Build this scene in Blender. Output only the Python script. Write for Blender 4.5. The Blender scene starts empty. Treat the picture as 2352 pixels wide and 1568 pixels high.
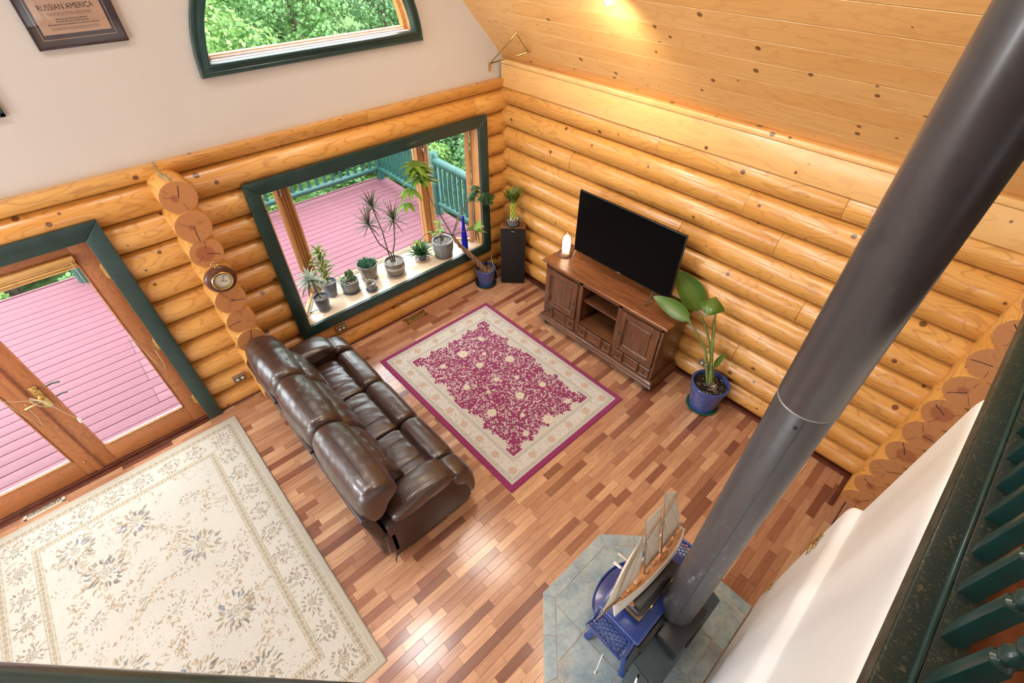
import bpy, bmesh, math, random
import numpy as np
from mathutils import Vector, Matrix, Euler
random.seed(7)
RNG = np.random.default_rng(7)
SC = bpy.context.scene
COL = SC.collection
PI = math.pi

# ------------------------------------------------------------------ camera
FPX = 1085.02
YAW, PITCH, ROLL = math.radians(47.113), math.radians(43.1003), math.radians(0.2493)
CAM = Vector((-3.84, -4.285, 3.86))
_f = Vector((math.cos(PITCH)*math.cos(YAW), math.cos(PITCH)*math.sin(YAW), -math.sin(PITCH)))
_r = Vector((math.sin(YAW), -math.cos(YAW), 0.0))
_u = _r.cross(_f)
RGT = _r*math.cos(ROLL) + _u*math.sin(ROLL)
UPV = -_r*math.sin(ROLL) + _u*math.cos(ROLL)
FWD = _f
cd = bpy.data.cameras.new('camera')
cam = bpy.data.objects.new('camera', cd)
COL.objects.link(cam)
cd.sensor_width = 36.0
cd.lens = FPX/2352.0*36.0
cd.clip_start = 0.02
cd.clip_end = 200
cam.matrix_world = Matrix(((RGT.x, UPV.x, -FWD.x, CAM.x), (RGT.y, UPV.y, -FWD.y, CAM.y), (RGT.z, UPV.z, -FWD.z, CAM.z), (0, 0, 0, 1)))
SC.camera = cam

def proj(p):
    d = Vector(p) - CAM
    w = d.dot(FWD)
    if w < 0.05:
        return None
    return (1176 + FPX*d.dot(RGT)/w, 784 - FPX*d.dot(UPV)/w)

# ------------------------------------------------------------------ world, exposure, large lights
SC.view_settings.view_transform = 'Standard'
SC.view_settings.look = 'None'
SC.view_settings.exposure = 0.62
SC.view_settings.gamma = 1.0
SC.view_settings.use_curve_mapping = False
SC.cycles.max_bounces = 6
SC.cycles.diffuse_bounces = 3
SC.cycles.glossy_bounces = 3
SC.cycles.transmission_bounces = 4
SC.cycles.transparent_max_bounces = 10
SC.cycles.caustics_reflective = False
SC.cycles.caustics_refractive = False
SC.cycles.sample_clamp_indirect = 4.0
SC.cycles.use_denoising = True
SC.cycles.use_adaptive_sampling = True
SC.cycles.adaptive_threshold = 0.15
SC.cycles.adaptive_min_samples = 16
W = bpy.data.worlds.new('overcast_sky')
SC.world = W
W.use_nodes = True
W.node_tree.nodes['Background'].inputs[0].default_value = (0.88, 0.94, 1.0, 1)
W.node_tree.nodes['Background'].inputs[1].default_value = 6.0

def lamp(name, kind, loc, power, color, aim=None, size=0.3, angle=60, blend=0.6, parent=None):
    l = bpy.data.lights.new(name, kind)
    l.energy = power
    l.color = color
    if kind == 'AREA':
        l.shape = 'DISK'; l.size = size
    elif kind == 'SPOT':
        l.spot_size = math.radians(angle); l.spot_blend = blend; l.shadow_soft_size = size
    else:
        l.shadow_soft_size = size
    o = bpy.data.objects.new(name, l)
    COL.objects.link(o)
    o.location = loc
    if aim is not None:
        o.rotation_euler = (Vector(aim)-Vector(loc)).to_track_quat('-Z', 'Y').to_euler()
    if parent:
        o.parent = parent
    return o
# the room's ceiling spot, plus unseen fill lamps added for brightness; housings below (ceiling_spot, fill_lamp)
WARM = (1.0, 0.86, 0.68)
SPOT_POS = Vector((-0.865, -1.965, 3.445))
FILL = [((-7.3, -1.1, 3.05), (0.0, -3.6, 1.3), 64), ((-5.2, -1.2, 5.25), (-1.9, -4.5, 1.4), 56),
         ((-3.3, -1.5, 5.75), (-2.0, -3.5, 0.0), 22)]  # off-frame fill lamps, added to brighten the room
lamp('ceiling_spot_light', 'SPOT', SPOT_POS + Vector((0.03, -0.02, -0.13)), 34, WARM, aim=(0.0, -0.95, 2.0), size=0.10, angle=150, blend=1.0)
FILL_HIGH = [((-1.75, -1.5, 4.30), (-0.35, -1.6, 1.2), 27), ((-1.75, -3.6, 4.30), (-0.6, -3.4, 0.8), 33)]  # unseen fill lamps, added to lift the television wall and hearth
for _p, _a, _w in FILL_HIGH:
    lamp('ceiling_lamp_light', 'AREA', _p, _w, (1.0, 0.91, 0.78), aim=_a, size=1.1)
for _p, _a, _w in FILL:
    lamp('flush_lamp_light', 'AREA', _p, _w, (0.96, 0.985, 1.0), aim=_a, size=0.8)

# ------------------------------------------------------------------ node helper
class G:
    def __init__(s, name):
        s.m = bpy.data.materials.new(name)
        s.m.use_nodes = True
        s.t = s.m.node_tree
        s.t.nodes.clear()
        s.out = s.t.nodes.new('ShaderNodeOutputMaterial')
    def set(s, sock, v):
        if isinstance(v, bpy.types.NodeSocket):
            s.t.links.new(v, sock)
        elif isinstance(v, (tuple, list)) and len(v) == 3 and sock.type == 'RGBA':
            sock.default_value = (*v, 1)
        else:
            sock.default_value = v
    def n(s, typ, props=None, **inp):
        nd = s.t.nodes.new(typ)
        for k, v in (props or {}).items():
            setattr(nd, k, v)
        for k, v in inp.items():
            key = int(k[1:]) if k[0] == 'i' and k[1:].isdigit() else k.replace('_', ' ')
            s.set(nd.inputs[key], v)
        return nd
    def math(s, op, a, b=None, c=None):
        nd = s.t.nodes.new('ShaderNodeMath'); nd.operation = op
        s.set(nd.inputs[0], a)
        if b is not None: s.set(nd.inputs[1], b)
        if c is not None: s.set(nd.inputs[2], c)
        return nd.outputs[0]
    def mix(s, fac, a, b, blend='MIX'):
        nd = s.t.nodes.new('ShaderNodeMixRGB'); nd.blend_type = blend
        s.set(nd.inputs[0], fac); s.set(nd.inputs[1], a); s.set(nd.inputs[2], b)
        return nd.outputs[0]
    def ramp(s, fac, stops, interp='LINEAR'):
        nd = s.t.nodes.new('ShaderNodeValToRGB'); nd.color_ramp.interpolation = interp
        e = nd.color_ramp.elements
        while len(e) < len(stops): e.new(0.5)
        for el, (p, c) in zip(e, stops):
            el.position = p
            el.color = (*c, 1) if isinstance(c, (tuple, list)) else (c, c, c, 1)
        s.set(nd.inputs[0], fac)
        return nd.outputs[0]
    def smooth(s, v, lo, hi):
        nd = s.t.nodes.new('ShaderNodeMapRange'); nd.interpolation_type = 'SMOOTHSTEP'
        s.set(nd.inputs['Value'], v); nd.inputs['From Min'].default_value = lo; nd.inputs['From Max'].default_value = hi
        return nd.outputs[0]
    def coord(s, scale=(1, 1, 1), rnd=0.0, which='Object'):
        tc = s.n('ShaderNodeTexCoord')
        vec = tc.outputs[which]
        if rnd:
            oi = s.n('ShaderNodeObjectInfo')
            r = s.math('MULTIPLY', oi.outputs['Random'], rnd)
            cb = s.n('ShaderNodeCombineXYZ', None, X=r, Y=s.math('MULTIPLY', r, 0.37), Z=s.math('MULTIPLY', r, 0.71))
            vec = s.n('ShaderNodeVectorMath', {'operation': 'ADD'}, i0=vec, i1=cb.outputs[0]).outputs[0]
        return s.scale(vec, scale)
    def scale(s, vec, sc):
        return s.n('ShaderNodeVectorMath', {'operation': 'MULTIPLY'}, i0=vec, i1=sc).outputs[0]
    def noise(s, vec, scale, detail=2, rough=0.5, dist=0.0):
        return s.n('ShaderNodeTexNoise', None, Vector=vec, Scale=scale, Detail=detail, Roughness=rough, Distortion=dist).outputs[0]
    def vor(s, vec, scale, feature='F1', rand=1.0):
        nd = s.n('ShaderNodeTexVoronoi', {'feature': feature}, Vector=vec, Scale=scale, Randomness=rand)
        return nd
    def bump(s, h, strength=0.3, dist=0.01):
        return s.n('ShaderNodeBump', None, Height=h, Strength=strength, Distance=dist).outputs[0]
    def pbr(s, color, rough=0.5, metal=0.0, normal=None, spec=0.5, coat=0.0, coat_rough=0.1, emis=None, estr=0.0, sheen=0.0, alpha=None, trans=0.0, sss=0.0):
        b = s.n('ShaderNodeBsdfPrincipled')
        s.set(b.inputs['Base Color'], color)
        s.set(b.inputs['Roughness'], rough)
        s.set(b.inputs['Metallic'], metal)
        s.set(b.inputs['Specular IOR Level'], spec)
        b.inputs['Coat Weight'].default_value = coat
        b.inputs['Coat Roughness'].default_value = coat_rough
        b.inputs['Sheen Weight'].default_value = sheen
        b.inputs['Transmission Weight'].default_value = trans
        if normal is not None: s.set(b.inputs['Normal'], normal)
        if emis is not None:
            s.set(b.inputs['Emission Color'], emis); b.inputs['Emission Strength'].default_value = estr
        s.t.links.new(b.outputs[0], s.out.inputs[0])
        return s.m

MATS = {}
def simple(name, color, rough=0.5, metal=0.0, var=0.0, scale=20, coat=0.0, spec=0.5, bump=0.0, rnd=0.0):
    """plain finish with a little procedural mottling"""
    if name in MATS: return MATS[name]
    g = G(name)
    c = color
    nrm = None
    if var or bump:
        v = g.coord((1, 1, 1), rnd)
        h = g.noise(v, scale, 3, 0.6)
        if var:
            c = g.mix(g.smooth(h, 0.3, 0.7), tuple(x*(1-var) for x in color), tuple(min(1, x*(1+var)) for x in color))
        if bump:
            nrm = g.bump(h, bump, 0.004)
    MATS[name] = g.pbr(c, rough, metal, nrm, spec, coat)
    return MATS[name]

def wood(name, light, dark, knot=(0.10, 0.03, 0.012), rough=0.38, grain=1.0, knots=1.0, vor_scale=6.0, coat=0.25, axis='X', ringf=70, hue=0.10, fine=0.2):
    """pine / fir with contour-like growth rings, fine streaks and knots; grain runs along the local axis"""
    if name in MATS: return MATS[name]
    g = G(name)
    def sc(l, a):
        return {'X': (l, a, a), 'Y': (a, l, a), 'Z': (a, a, l)}[axis]
    v = g.coord((1, 1, 1), 60.0)
    kn = g.vor(v, vor_scale)
    d = kn.outputs['Distance']
    cr = g.n('ShaderNodeSeparateColor', None, Color=kn.outputs['Color'])
    big = g.math('MULTIPLY', cr.outputs[0], 0.235)
    thr = g.math('SUBTRACT', big, 0.062)
    kd = g.math('SUBTRACT', d, thr)                 # <0 inside a knot
    near = g.smooth(kd, 0.16, 0.0)
    h = g.noise(g.scale(v, sc(0.75, 3.2)), 1.6, 2.5, 0.5)
    h = g.math('ADD', h, g.math('MULTIPLY', near, 0.035))
    ring = g.math('SINE', g.math('MULTIPLY', h, ringf))
    ringm = g.smooth(ring, 0.55, 1.0)
    streak = g.noise(g.scale(v, sc(2.0, 70.0)), 1.0, 3, 0.6)
    tone = g.noise(g.scale(v, sc(0.5, 2.0)), 1.3, 2, 0.5)
    oi = g.n('ShaderNodeObjectInfo')
    t = g.math('ADD', g.math('MULTIPLY', g.smooth(tone, 0.3, 0.7), 0.65), g.math('MULTIPLY', oi.outputs['Random'], 0.35))
    c = g.mix(t, light, tuple(l*(1-hue)*f for l, f in zip(light, (0.97, 0.86, 0.70))))
    c = g.mix(g.math('MULTIPLY', ringm, 0.46*grain), c, dark)
    c = g.mix(g.math('MULTIPLY', g.smooth(streak, 0.45, 0.75), fine*grain), c, dark)
    if knots > 0:
        c = g.mix(g.math('MULTIPLY', g.smooth(kd, 0.055, 0.0), 0.40*knots), c, dark)
        c = g.mix(g.math('MULTIPLY', g.smooth(kd, 0.008, -0.008), 0.85*knots), c, knot)
    MATS[name] = g.pbr(c, rough, 0, None, 0.5, coat, 0.18)
    return MATS[name]

# ------------------------------------------------------------------ mesh helpers
def lerp(a, b, t): return a + (b-a)*t
class MB:
    """collects shapes; build() links them as ONE mesh object"""
    def __init__(s):
        s.v = []; s.f = []; s.mi = []; s.cur = 0
    def add(s, vs, fs):
        o = len(s.v)
        s.v.extend([tuple(x) for x in vs])
        s.f.extend([tuple(i+o for i in f) for f in fs])
        s.mi.extend([s.cur]*len(fs))
        return s
    def box(s, x0, x1, y0, y1, z0, z1, M=None):
        if x0 > x1: x0, x1 = x1, x0
        if y0 > y1: y0, y1 = y1, y0
        if z0 > z1: z0, z1 = z1, z0
        vs = [(x, y, z) for x in (x0, x1) for y in (y0, y1) for z in (z0, z1)]
        if M is not None: vs = [M @ Vector(p) for p in vs]
        return s.add(vs, [(0, 1, 3, 2), (4, 6, 7, 5), (0, 4, 5, 1), (2, 3, 7, 6), (0, 2, 6, 4), (1, 5, 7, 3)])
    def bbox(s, x0, x1, y0, y1, z0, z1, b=0.004, seg=2, M=None):
        """bevelled box"""
        if x0 > x1: x0, x1 = x1, x0
        if y0 > y1: y0, y1 = y1, y0
        if z0 > z1: z0, z1 = z1, z0
        bm = bmesh.new()
        bmesh.ops.create_cube(bm, size=1)
        for p in bm.verts:
            p.co = Vector((lerp(x0, x1, p.co.x+.5), lerp(y0, y1, p.co.y+.5), lerp(z0, z1, p.co.z+.5)))
        bmesh.ops.bevel(bm, geom=bm.edges[:], offset=min(b, 0.49*min(x1-x0, y1-y0, z1-z0)), segments=seg, profile=0.5, affect='EDGES')
        return s.bm(bm, M)
    def bm(s, bm, M=None):
        bm.verts.ensure_lookup_table(); bm.verts.index_update()
        vs = [(M @ v.co) if M is not None else v.co.copy() for v in bm.verts]
        fs = [[v.index for v in f.verts] for f in bm.faces]
        bm.free()
        return s.add(vs, fs)
    def lathe(s, prof, cx=0, cy=0, z0=0, seg=24, M=None, cap=True):
        """prof: list of (r, z); ends are closed when r > 0"""
        vs = []; fs = []
        n = len(prof)
        for r, z in prof:
            for k in range(seg):
                a = 2*PI*k/seg
                vs.append(Vector((cx+r*math.cos(a), cy+r*math.sin(a), z0+z)))
        for i in range(n-1):
            for k in range(seg):
                k2 = (k+1) % seg
                fs.append((i*seg+k, i*seg+k2, (i+1)*seg+k2, (i+1)*seg+k))
        if cap and prof[0][0] > 1e-5: fs.append(tuple(range(seg-1, -1, -1)))
        if cap and prof[-1][0] > 1e-5: fs.append(tuple((n-1)*seg+k for k in range(seg)))
        if M is not None: vs = [M @ p for p in vs]
        return s.add(vs, fs)
    def tube(s, pts, rad, seg=8, cap=True, flat=1.0):
        pts = [Vector(p) for p in pts]
        n = len(pts)
        rad = list(rad) if isinstance(rad, (list, tuple)) else [rad]*n
        vs = []; fs = []
        ref = None
        for i, p in enumerate(pts):
            d = (pts[min(i+1, n-1)] - pts[max(i-1, 0)])
            d = d.normalized() if d.length > 1e-9 else Vector((0, 0, 1))
            if ref is None:
                ref = Vector((0, 0, 1)) if abs(d.z) < 0.9 else Vector((1, 0, 0))
            a = ref - d*ref.dot(d)
            a = a.normalized() if a.length > 1e-6 else d.orthogonal().normalized()
            ref = a
            b = d.cross(a)
            for k in range(seg):
                t = 2*PI*k/seg
                vs.append(p + a*(math.cos(t)*rad[i]) + b*(math.sin(t)*rad[i]*flat))
        for i in range(n-1):
            for k in range(seg):
                k2 = (k+1) % seg
                fs.append((i*seg+k, i*seg+k2, (i+1)*seg+k2, (i+1)*seg+k))
        if cap:
            fs.append(tuple(range(seg-1, -1, -1))); fs.append(tuple((n-1)*seg+k for k in range(seg)))
        return s.add(vs, fs)
    def prism(s, poly, z0, z1, M=None):
        """poly in xy (counter-clockwise), extruded z0..z1"""
        n = len(poly)
        vs = [Vector((x, y, z0)) for x, y in poly] + [Vector((x, y, z1)) for x, y in poly]
        if M is not None: vs = [M @ p for p in vs]
        fs = [tuple(range(n-1, -1, -1)), tuple(range(n, 2*n))] + [(i, (i+1) % n, n+(i+1) % n, n+i) for i in range(n)]
        return s.add(vs, fs)
    def grid(s, rows):
        """rows of points -> quads"""
        m = len(rows[0]); vs = [p for r in rows for p in r]
        fs = [(i*m+k, i*m+k+1, (i+1)*m+k+1, (i+1)*m+k) for i in range(len(rows)-1) for k in range(m-1)]
        return s.add(vs, fs)
    def mesh(s, name, mats, smooth=False, angle=None):
        me = bpy.data.meshes.new(name)
        me.from_pydata(s.v, [], s.f)
        for m in (mats if isinstance(mats, (list, tuple)) else [mats]): me.materials.append(m)
        if any(s.mi): me.polygons.foreach_set('material_index', s.mi)
        if smooth:
            me.polygons.foreach_set('use_smooth', [True]*len(me.polygons))
            if angle: me.set_sharp_from_angle(angle=math.radians(angle))
        me.update()
        return me
    def build(s, name, mats, parent=None, smooth=False, angle=None, loc=None, rot=None):
        return put(name, s.mesh(name, mats, smooth, angle), parent, loc, rot)

def put(name, me, parent=None, loc=None, rot=None):
    o = bpy.data.objects.new(name, me)
    COL.objects.link(o)
    if parent is not None: o.parent = parent
    if loc is not None: o.location = loc
    if rot is not None: o.rotation_euler = rot
    return o

def tag(o, label, cat=None, group=None, kind=None):
    if label: o['label'] = label
    if cat: o['category'] = cat
    if group: o['group'] = group
    if kind: o['kind'] = kind
    return o

def thing(name, label, cat, loc=(0, 0, 0), rz=0.0, group=None, kind=None):
    o = bpy.data.objects.new(name, None)
    COL.objects.link(o)
    o.location = loc; o.rotation_euler = (0, 0, rz); o.empty_display_size = 0.05
    return tag(o, label, cat, group, kind)

def copy_tree(o, parent=None):
    c = o.copy(); COL.objects.link(c); c.parent = parent
    for ch in list(o.children): copy_tree(ch, c)
    return c

def fast_mesh(name, V, F, mat, smooth=False):
    """V (n,3) and quads F (m,4) as numpy arrays"""
    me = bpy.data.meshes.new(name)
    me.vertices.add(len(V)); me.vertices.foreach_set('co', np.ascontiguousarray(V, dtype=np.float32).ravel())
    k = F.shape[1]
    me.loops.add(F.size); me.loops.foreach_set('vertex_index', np.ascontiguousarray(F, dtype=np.int32).ravel())
    me.polygons.add(len(F)); me.polygons.foreach_set('loop_start', np.arange(0, F.size, k, dtype=np.int32))
    if smooth: me.polygons.foreach_set('use_smooth', np.ones(len(F), dtype=bool))
    me.materials.append(mat)
    me.update(calc_edges=True)
    return me
# ================================================================== materials of the shell
LOGW = wood('log_honey_pine', (0.67, 0.345, 0.088), (0.36, 0.13, 0.022), rough=0.36, vor_scale=7.4, ringf=85, coat=0.3)
BOARDW = wood('ceiling_pine', (0.76, 0.45, 0.175), (0.50, 0.22, 0.06), rough=0.40, vor_scale=8.2, ringf=60, coat=0.2, hue=0.05, fine=0.4, grain=0.55)
FASCW = wood('fascia_pine', (0.78, 0.48, 0.19), (0.5, 0.25, 0.08), rough=0.34, vor_scale=6.6, grain=0.6, ringf=55, coat=0.3, hue=0.04)
DOORW = wood('door_fir', (0.44, 0.165, 0.055), (0.25, 0.075, 0.02), rough=0.42, knots=0.0, ringf=120, axis='Z', coat=0.2)
DOORWX = wood('door_fir_rail', (0.44, 0.165, 0.055), (0.25, 0.075, 0.02), rough=0.42, knots=0.0, ringf=120, axis='X', coat=0.2)
JAMBW = wood('window_jamb_fir', (0.60, 0.30, 0.11), (0.38, 0.16, 0.05), rough=0.45, knots=0.15, ringf=110, axis='Z')
SILLW = wood('window_sill_birch', (0.76, 0.64, 0.49), (0.60, 0.45, 0.30), rough=0.22, knots=0.0, ringf=70, axis='X', coat=0.5)
GREEN = simple('dark_green_trim_paint', (0.0125, 0.038, 0.034), 0.33, var=0.15, scale=9, coat=0.2)
STRIP = simple('dark_red_floor_strip', (0.11, 0.028, 0.014), 0.35, var=0.25, scale=14)
SCREW = simple('dark_gap', (0.02, 0.012, 0.008), 0.8)
BRASS = simple('brass', (0.62, 0.44, 0.16), 0.28, 1.0, var=0.12, scale=30)
CHROME = simple('brushed_steel', (0.62, 0.60, 0.56), 0.3, 1.0)
WHITEP = simple('white_plastic', (0.75, 0.72, 0.66), 0.4)
BLACKP = simple('black_plastic', (0.012, 0.012, 0.013), 0.4)
CORDM = simple('beige_cord', (0.62, 0.50, 0.33), 0.6)

def mk_drywall():
    g = G('cream_drywall')
    v = g.coord((1, 1, 1))
    a = g.noise(v, 60, 2, 0.6)
    b = g.noise(v, 1.2, 1, 0.5)
    c = g.mix(b, (0.525, 0.475, 0.42), (0.55, 0.50, 0.44))
    return g.pbr(c, 0.75, 0, g.bump(a, 0.12, 0.004))
DRY = mk_drywall()
WHITE = (lambda g: g.pbr(g.mix(g.noise(g.coord(), 2.0, 2), (0.80, 0.80, 0.80), (0.83, 0.83, 0.83)), 0.55))(G('white_plaster'))

def mk_glass(name='window_glass', tint=(0.97, 1.0, 0.985), refl=0.06):
    g = G(name)
    lw = g.n('ShaderNodeLayerWeight', None, Blend=0.18)
    f = g.math('MINIMUM', g.math('ADD', g.math('MULTIPLY', lw.outputs['Fresnel'], 0.35), refl), 1.0)
    tr = g.n('ShaderNodeBsdfTransparent', None, Color=tint)
    gl = g.n('ShaderNodeBsdfGlossy', None, Color=(1, 1, 1), Roughness=0.02)
    mx = g.n('ShaderNodeMixShader', None, i0=f, i1=tr.outputs[0], i2=gl.outputs[0])
    g.t.links.new(mx.outputs[0], g.out.inputs[0])
    return g.m
GLASS = mk_glass(refl=0.02)

def mk_endgrain():
    g = G('log_end_grain')
    v = g.coord((1, 1, 1), 0)
    oi = g.n('ShaderNodeObjectInfo')
    r = g.math('MULTIPLY', oi.outputs['Random'], 40)
    cb = g.n('ShaderNodeCombineXYZ', None, X=r, Y=r, Z=r)
    w = g.n('ShaderNodeVectorMath', {'operation': 'ADD'}, i0=v, i1=cb.outputs[0]).outputs[0]
    sp = g.n('ShaderNodeSeparateXYZ', None, Vector=v)
    # disc lies in local YZ
    nz = g.noise(w, 9, 2)
    y = g.math('ADD', g.math('ADD', sp.outputs['Y'], g.math('MULTIPLY', g.math('SUBTRACT', oi.outputs['Random'], 0.5), 0.06)), g.math('MULTIPLY', g.math('SUBTRACT', nz, 0.5), 0.03))
    rad = g.math('SQRT', g.math('ADD', g.math('POWER', y, 2.0), g.math('POWER', sp.outputs['Z'], 2.0)))
    ring = g.smooth(g.math('SINE', g.math('MULTIPLY', rad, 900)), 0.2, 1.0)
    hr = g.math('MULTIPLY', g.math('FRACT', g.math('MULTIPLY', oi.outputs['Random'], 17.0)), 0.075)
    heart = g.smooth(g.math('SUBTRACT', rad, hr), 0.012, -0.012)
    c = g.mix(heart, (0.47, 0.19, 0.06), (0.34, 0.105, 0.035))
    c = g.mix(g.math('MULTIPLY', ring, 0.28), c, (0.22, 0.07, 0.02))
    ang = g.math('ARCTAN2', sp.outputs['Z'], y)
    rays = g.noise(g.n('ShaderNodeCombineXYZ', None, X=g.math('MULTIPLY', ang, 5.0), Y=g.math('MULTIPLY', rad, 6), Z=r).outputs[0], 1.5, 3)
    c = g.mix(g.math('MULTIPLY', g.smooth(rays, 0.56, 0.75), 0.4), c, (0.18, 0.055, 0.018))
    return g.pbr(c, 0.55, 0, g.bump(ring, 0.08, 0.002))
ENDG = mk_endgrain()

# ================================================================== floor of short hardwood strips
def mk_floor_mat(name, island):
    g = G(name)
    if island:
        r = g.n('ShaderNodeNewGeometry').outputs['Random Per Island']
        v = g.coord((1, 1, 1), 0)
    else:
        r = g.n('ShaderNodeObjectInfo').outputs['Random']
        v = g.coord((1, 1, 1), 80)
    c = g.ramp(r, [(0.0, (0.17, 0.060, 0.036)), (0.10, (0.27, 0.105, 0.060)), (0.25, (0.40, 0.185, 0.100)), (0.5, (0.47, 0.235, 0.130)), (0.75, (0.54, 0.285, 0.155)), (0.9, (0.60, 0.335, 0.185)), (1.0, (0.66, 0.39, 0.22))])
    st = g.noise(g.scale(v, (3, 55, 20)), 1.0, 4, 0.65)
    c = g.mix(g.math('MULTIPLY', g.smooth(st, 0.35, 0.75), 0.38), c, (0.12, 0.035, 0.014))
    ft = g.noise(g.scale(v, (12, 160, 20)), 1.0, 2, 0.6)
    c = g.mix(g.math('MULTIPLY', g.smooth(ft, 0.5, 0.75), 0.25), c, (0.10, 0.03, 0.012))
    rr = g.math('ADD', g.math('MULTIPLY', g.noise(v, 7, 2), 0.12), 0.17)
    return g.pbr(c, rr, 0, None, 0.65, 0.5, 0.12)
PLANK = mk_floor_mat('floor_strip_wood', False)
PLANKS = mk_floor_mat('floor_strip_wood_rest', True)

floor = tag(MB().box(-8.2, 0.1, -9.4, 0.12, -0.12, -0.008).build('floor', SCREW), 'hardwood strip floor of short reddish brown and tan planks', 'floor', kind='structure')
PW = 0.0665
def covered(x, y):
    if -2.36 < x < -0.80 and -2.70 < y < -0.51: return True
    if -5.86 < x < -3.88 and -3.04 < y < -0.18: return True
    if -3.38 < x < -2.70 and -2.46 < y < -0.36: return True
    if x > -0.42 and -2.78 < y < -1.30: return True
    if -2.70 < x < -1.80 and y < -3.60: return True
    return False
LEN = [0.20, 0.26, 0.31, 0.36, 0.42, 0.50]
plank_me = {}
for L in LEN:
    plank_me[L] = MB().bbox(0.0004, L-0.0004, 0.0004, PW-0.0004, -0.008, 0.0, 0.0009, 1).mesh('plank', PLANK)
cand = []; rest = MB()
yrow = 0.02; ri = 0
rr_ = random.Random(3)
while yrow > -4.75:
    y0 = yrow - PW
    x = -6.4 - rr_.random()*0.5
    if ri % 3 == 0: off = 0
    while x < 0.03:
        L = rr_.choice(LEN)
        cx, cy = x+L/2, y0+PW/2
        P = [proj((a, b, 0)) for a, b in ((x, y0), (x+L, y0), (x+L, y0+PW), (x, y0+PW))]
        area = 0
        if all(P):
            area = abs(sum(P[i][0]*P[(i+1) % 4][1]-P[(i+1) % 4][0]*P[i][1] for i in range(4)))/2
            c = proj((cx, cy, 0))
            if not (-10 < c[0] < 2362 and -10 < c[1] < 1578) or covered(cx, cy): area = 0
        cand.append((area, x, y0, L))
        x += L
    yrow -= PW; ri += 1
cand.sort(reverse=True)
for i, (a, x, y0, L) in enumerate(cand):
    if i < 300:
        put('plank', plank_me[L], floor, (x, y0, 0))
    else:
        x1 = min(x+L, 0.04)
        if x1-x > 0.01: rest.box(x+0.0004, x1-0.0004, y0+0.0004, y0+PW-0.0004, -0.008, 0.0)
rest.box(-8.2, 0.04, -9.4, -4.76, -0.008, 0.0); rest.box(-8.2, -6.9, -4.76, 0.02, -0.008, 0.0)
tag(rest.build('plank_field', PLANKS, floor), 'remaining floor strips', kind='stuff')

# ================================================================== log walls
PITCHZ = 0.2365
def log_mesh(L, zlo=-0.1183, zhi=0.1183, r=0.135, crest=-0.02, back=0.16, seg=11, gap=0.0012, flat_top=None):
    mb = MB()
    prof = []
    for i in range(seg+1):
        z = lerp(zlo, zhi, i/seg)
        prof.append((crest + r - math.sqrt(max(0, r*r-z*z)), z))
    prof += [(back, zhi), (back, zlo)]
    n = len(prof)
    b = 0.006
    xs = [gap, gap+b, L-gap-b, L-gap]
    rows = []
    for k, x in enumerate(xs):
        ins = 0.0022 if k in (0, 3) else 0.0
        rows.append([(x, y+ins, z) for y, z in prof])
    vs = [p for r_ in rows for p in r_]
    fs = [(k*n+i, (k+1)*n+i, (k+1)*n+(i+1) % n, k*n+(i+1) % n) for k in range(3) for i in range(n)]
    fs += [tuple(range(n)), tuple(3*n+i for i in range(n-1, -1, -1))]
    mb.add(vs, fs)
    return mb.mesh('log', LOGW, True, 35)

S0 = 0.183
wall_back = MB()
for (x0, x1, z0, z1) in ((-8.2, -5.95, -0.1, 2.43), (-4.0, -2.9, -0.1, 2.43), (-0.35, 0.25, -0.1, 2.43), (-2.9, -0.35, -0.1, 0.42), (-2.9, -0.35, 2.075, 2.43), (-5.95, -4.0, 2.075, 2.43)):
    wall_back.box(x0, x1, 0.13, 0.2, z0, z1)
wall_back = tag(wall_back.build('wall_back', SCREW), 'honey coloured horizontal log wall with the window and glass doors', 'wall', kind='structure')
rj = random.Random(11)
for k in range(-1, 10):
    za, zb = S0+PITCHZ*k, S0+PITCHZ*(k+1)
    zc = (za+zb)/2
    zl, zh = -PITCHZ/2+0.0022, PITCHZ/2-0.0022
    if k == -1: zl = max(zl, -zc-0.02)
    if k == 9: zh = 2.432-zc
    if zb < 0.43: runs = [(-8.2, -5.95), (-4.0, [-2.55, -1.75][k % 2]), ([-2.55, -1.75][k % 2], 0.12)]
    elif zb < 2.08: runs = [(-8.2, -5.95), (-4.0, -2.9), (-0.35, 0.12)]
    elif k == 8: runs = [(-8.2, -5.2), (-5.2, -3.42), (-3.42, -0.42), (-0.42, 0.12)]
    else: runs = [(-8.2, -4.4), (-4.4, -1.7), (-1.7, 0.12)]
    for x0, x1 in runs:
        put('log', log_mesh(x1-x0, zl, zh, r=0.126+rj.uniform(-0.002, 0.003)), wall_back, (x0, rj.uniform(-0.004, 0.004), zc))

wall_right = tag(MB().box(0.14, 0.2, -5.2, 0.2, -0.1, 2.62).build('wall_right', SCREW), 'sunny log wall behind the television, horizontal peeled logs', 'wall', kind='structure')
RJ = [[1.9, 3.9], [2.62], [3.35], [1.35, 3.05], [2.15, 4.2], [1.75, 3.68], [2.45], [1.05, 3.3], [2.95], [2.05, 3.62]]
T0 = 0.02
for k in range(-1, 10):
    za = T0+0.237*k; zc = za+0.1185
    zl, zh = -0.1162, 0.1162
    if k == -1: zl = -zc-0.03
    if k == 9: zh = 2.352-zc
    js = [-0.12] + RJ[k % 10] + [4.80]
    for a, b in zip(js[:-1], js[1:]):
        put('log', log_mesh(b-a, zl, zh, r=0.126+rj.uniform(-0.002, 0.003)), wall_right, (rj.uniform(-0.004, 0.004), -a, zc), (0, 0, -PI/2))

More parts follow.
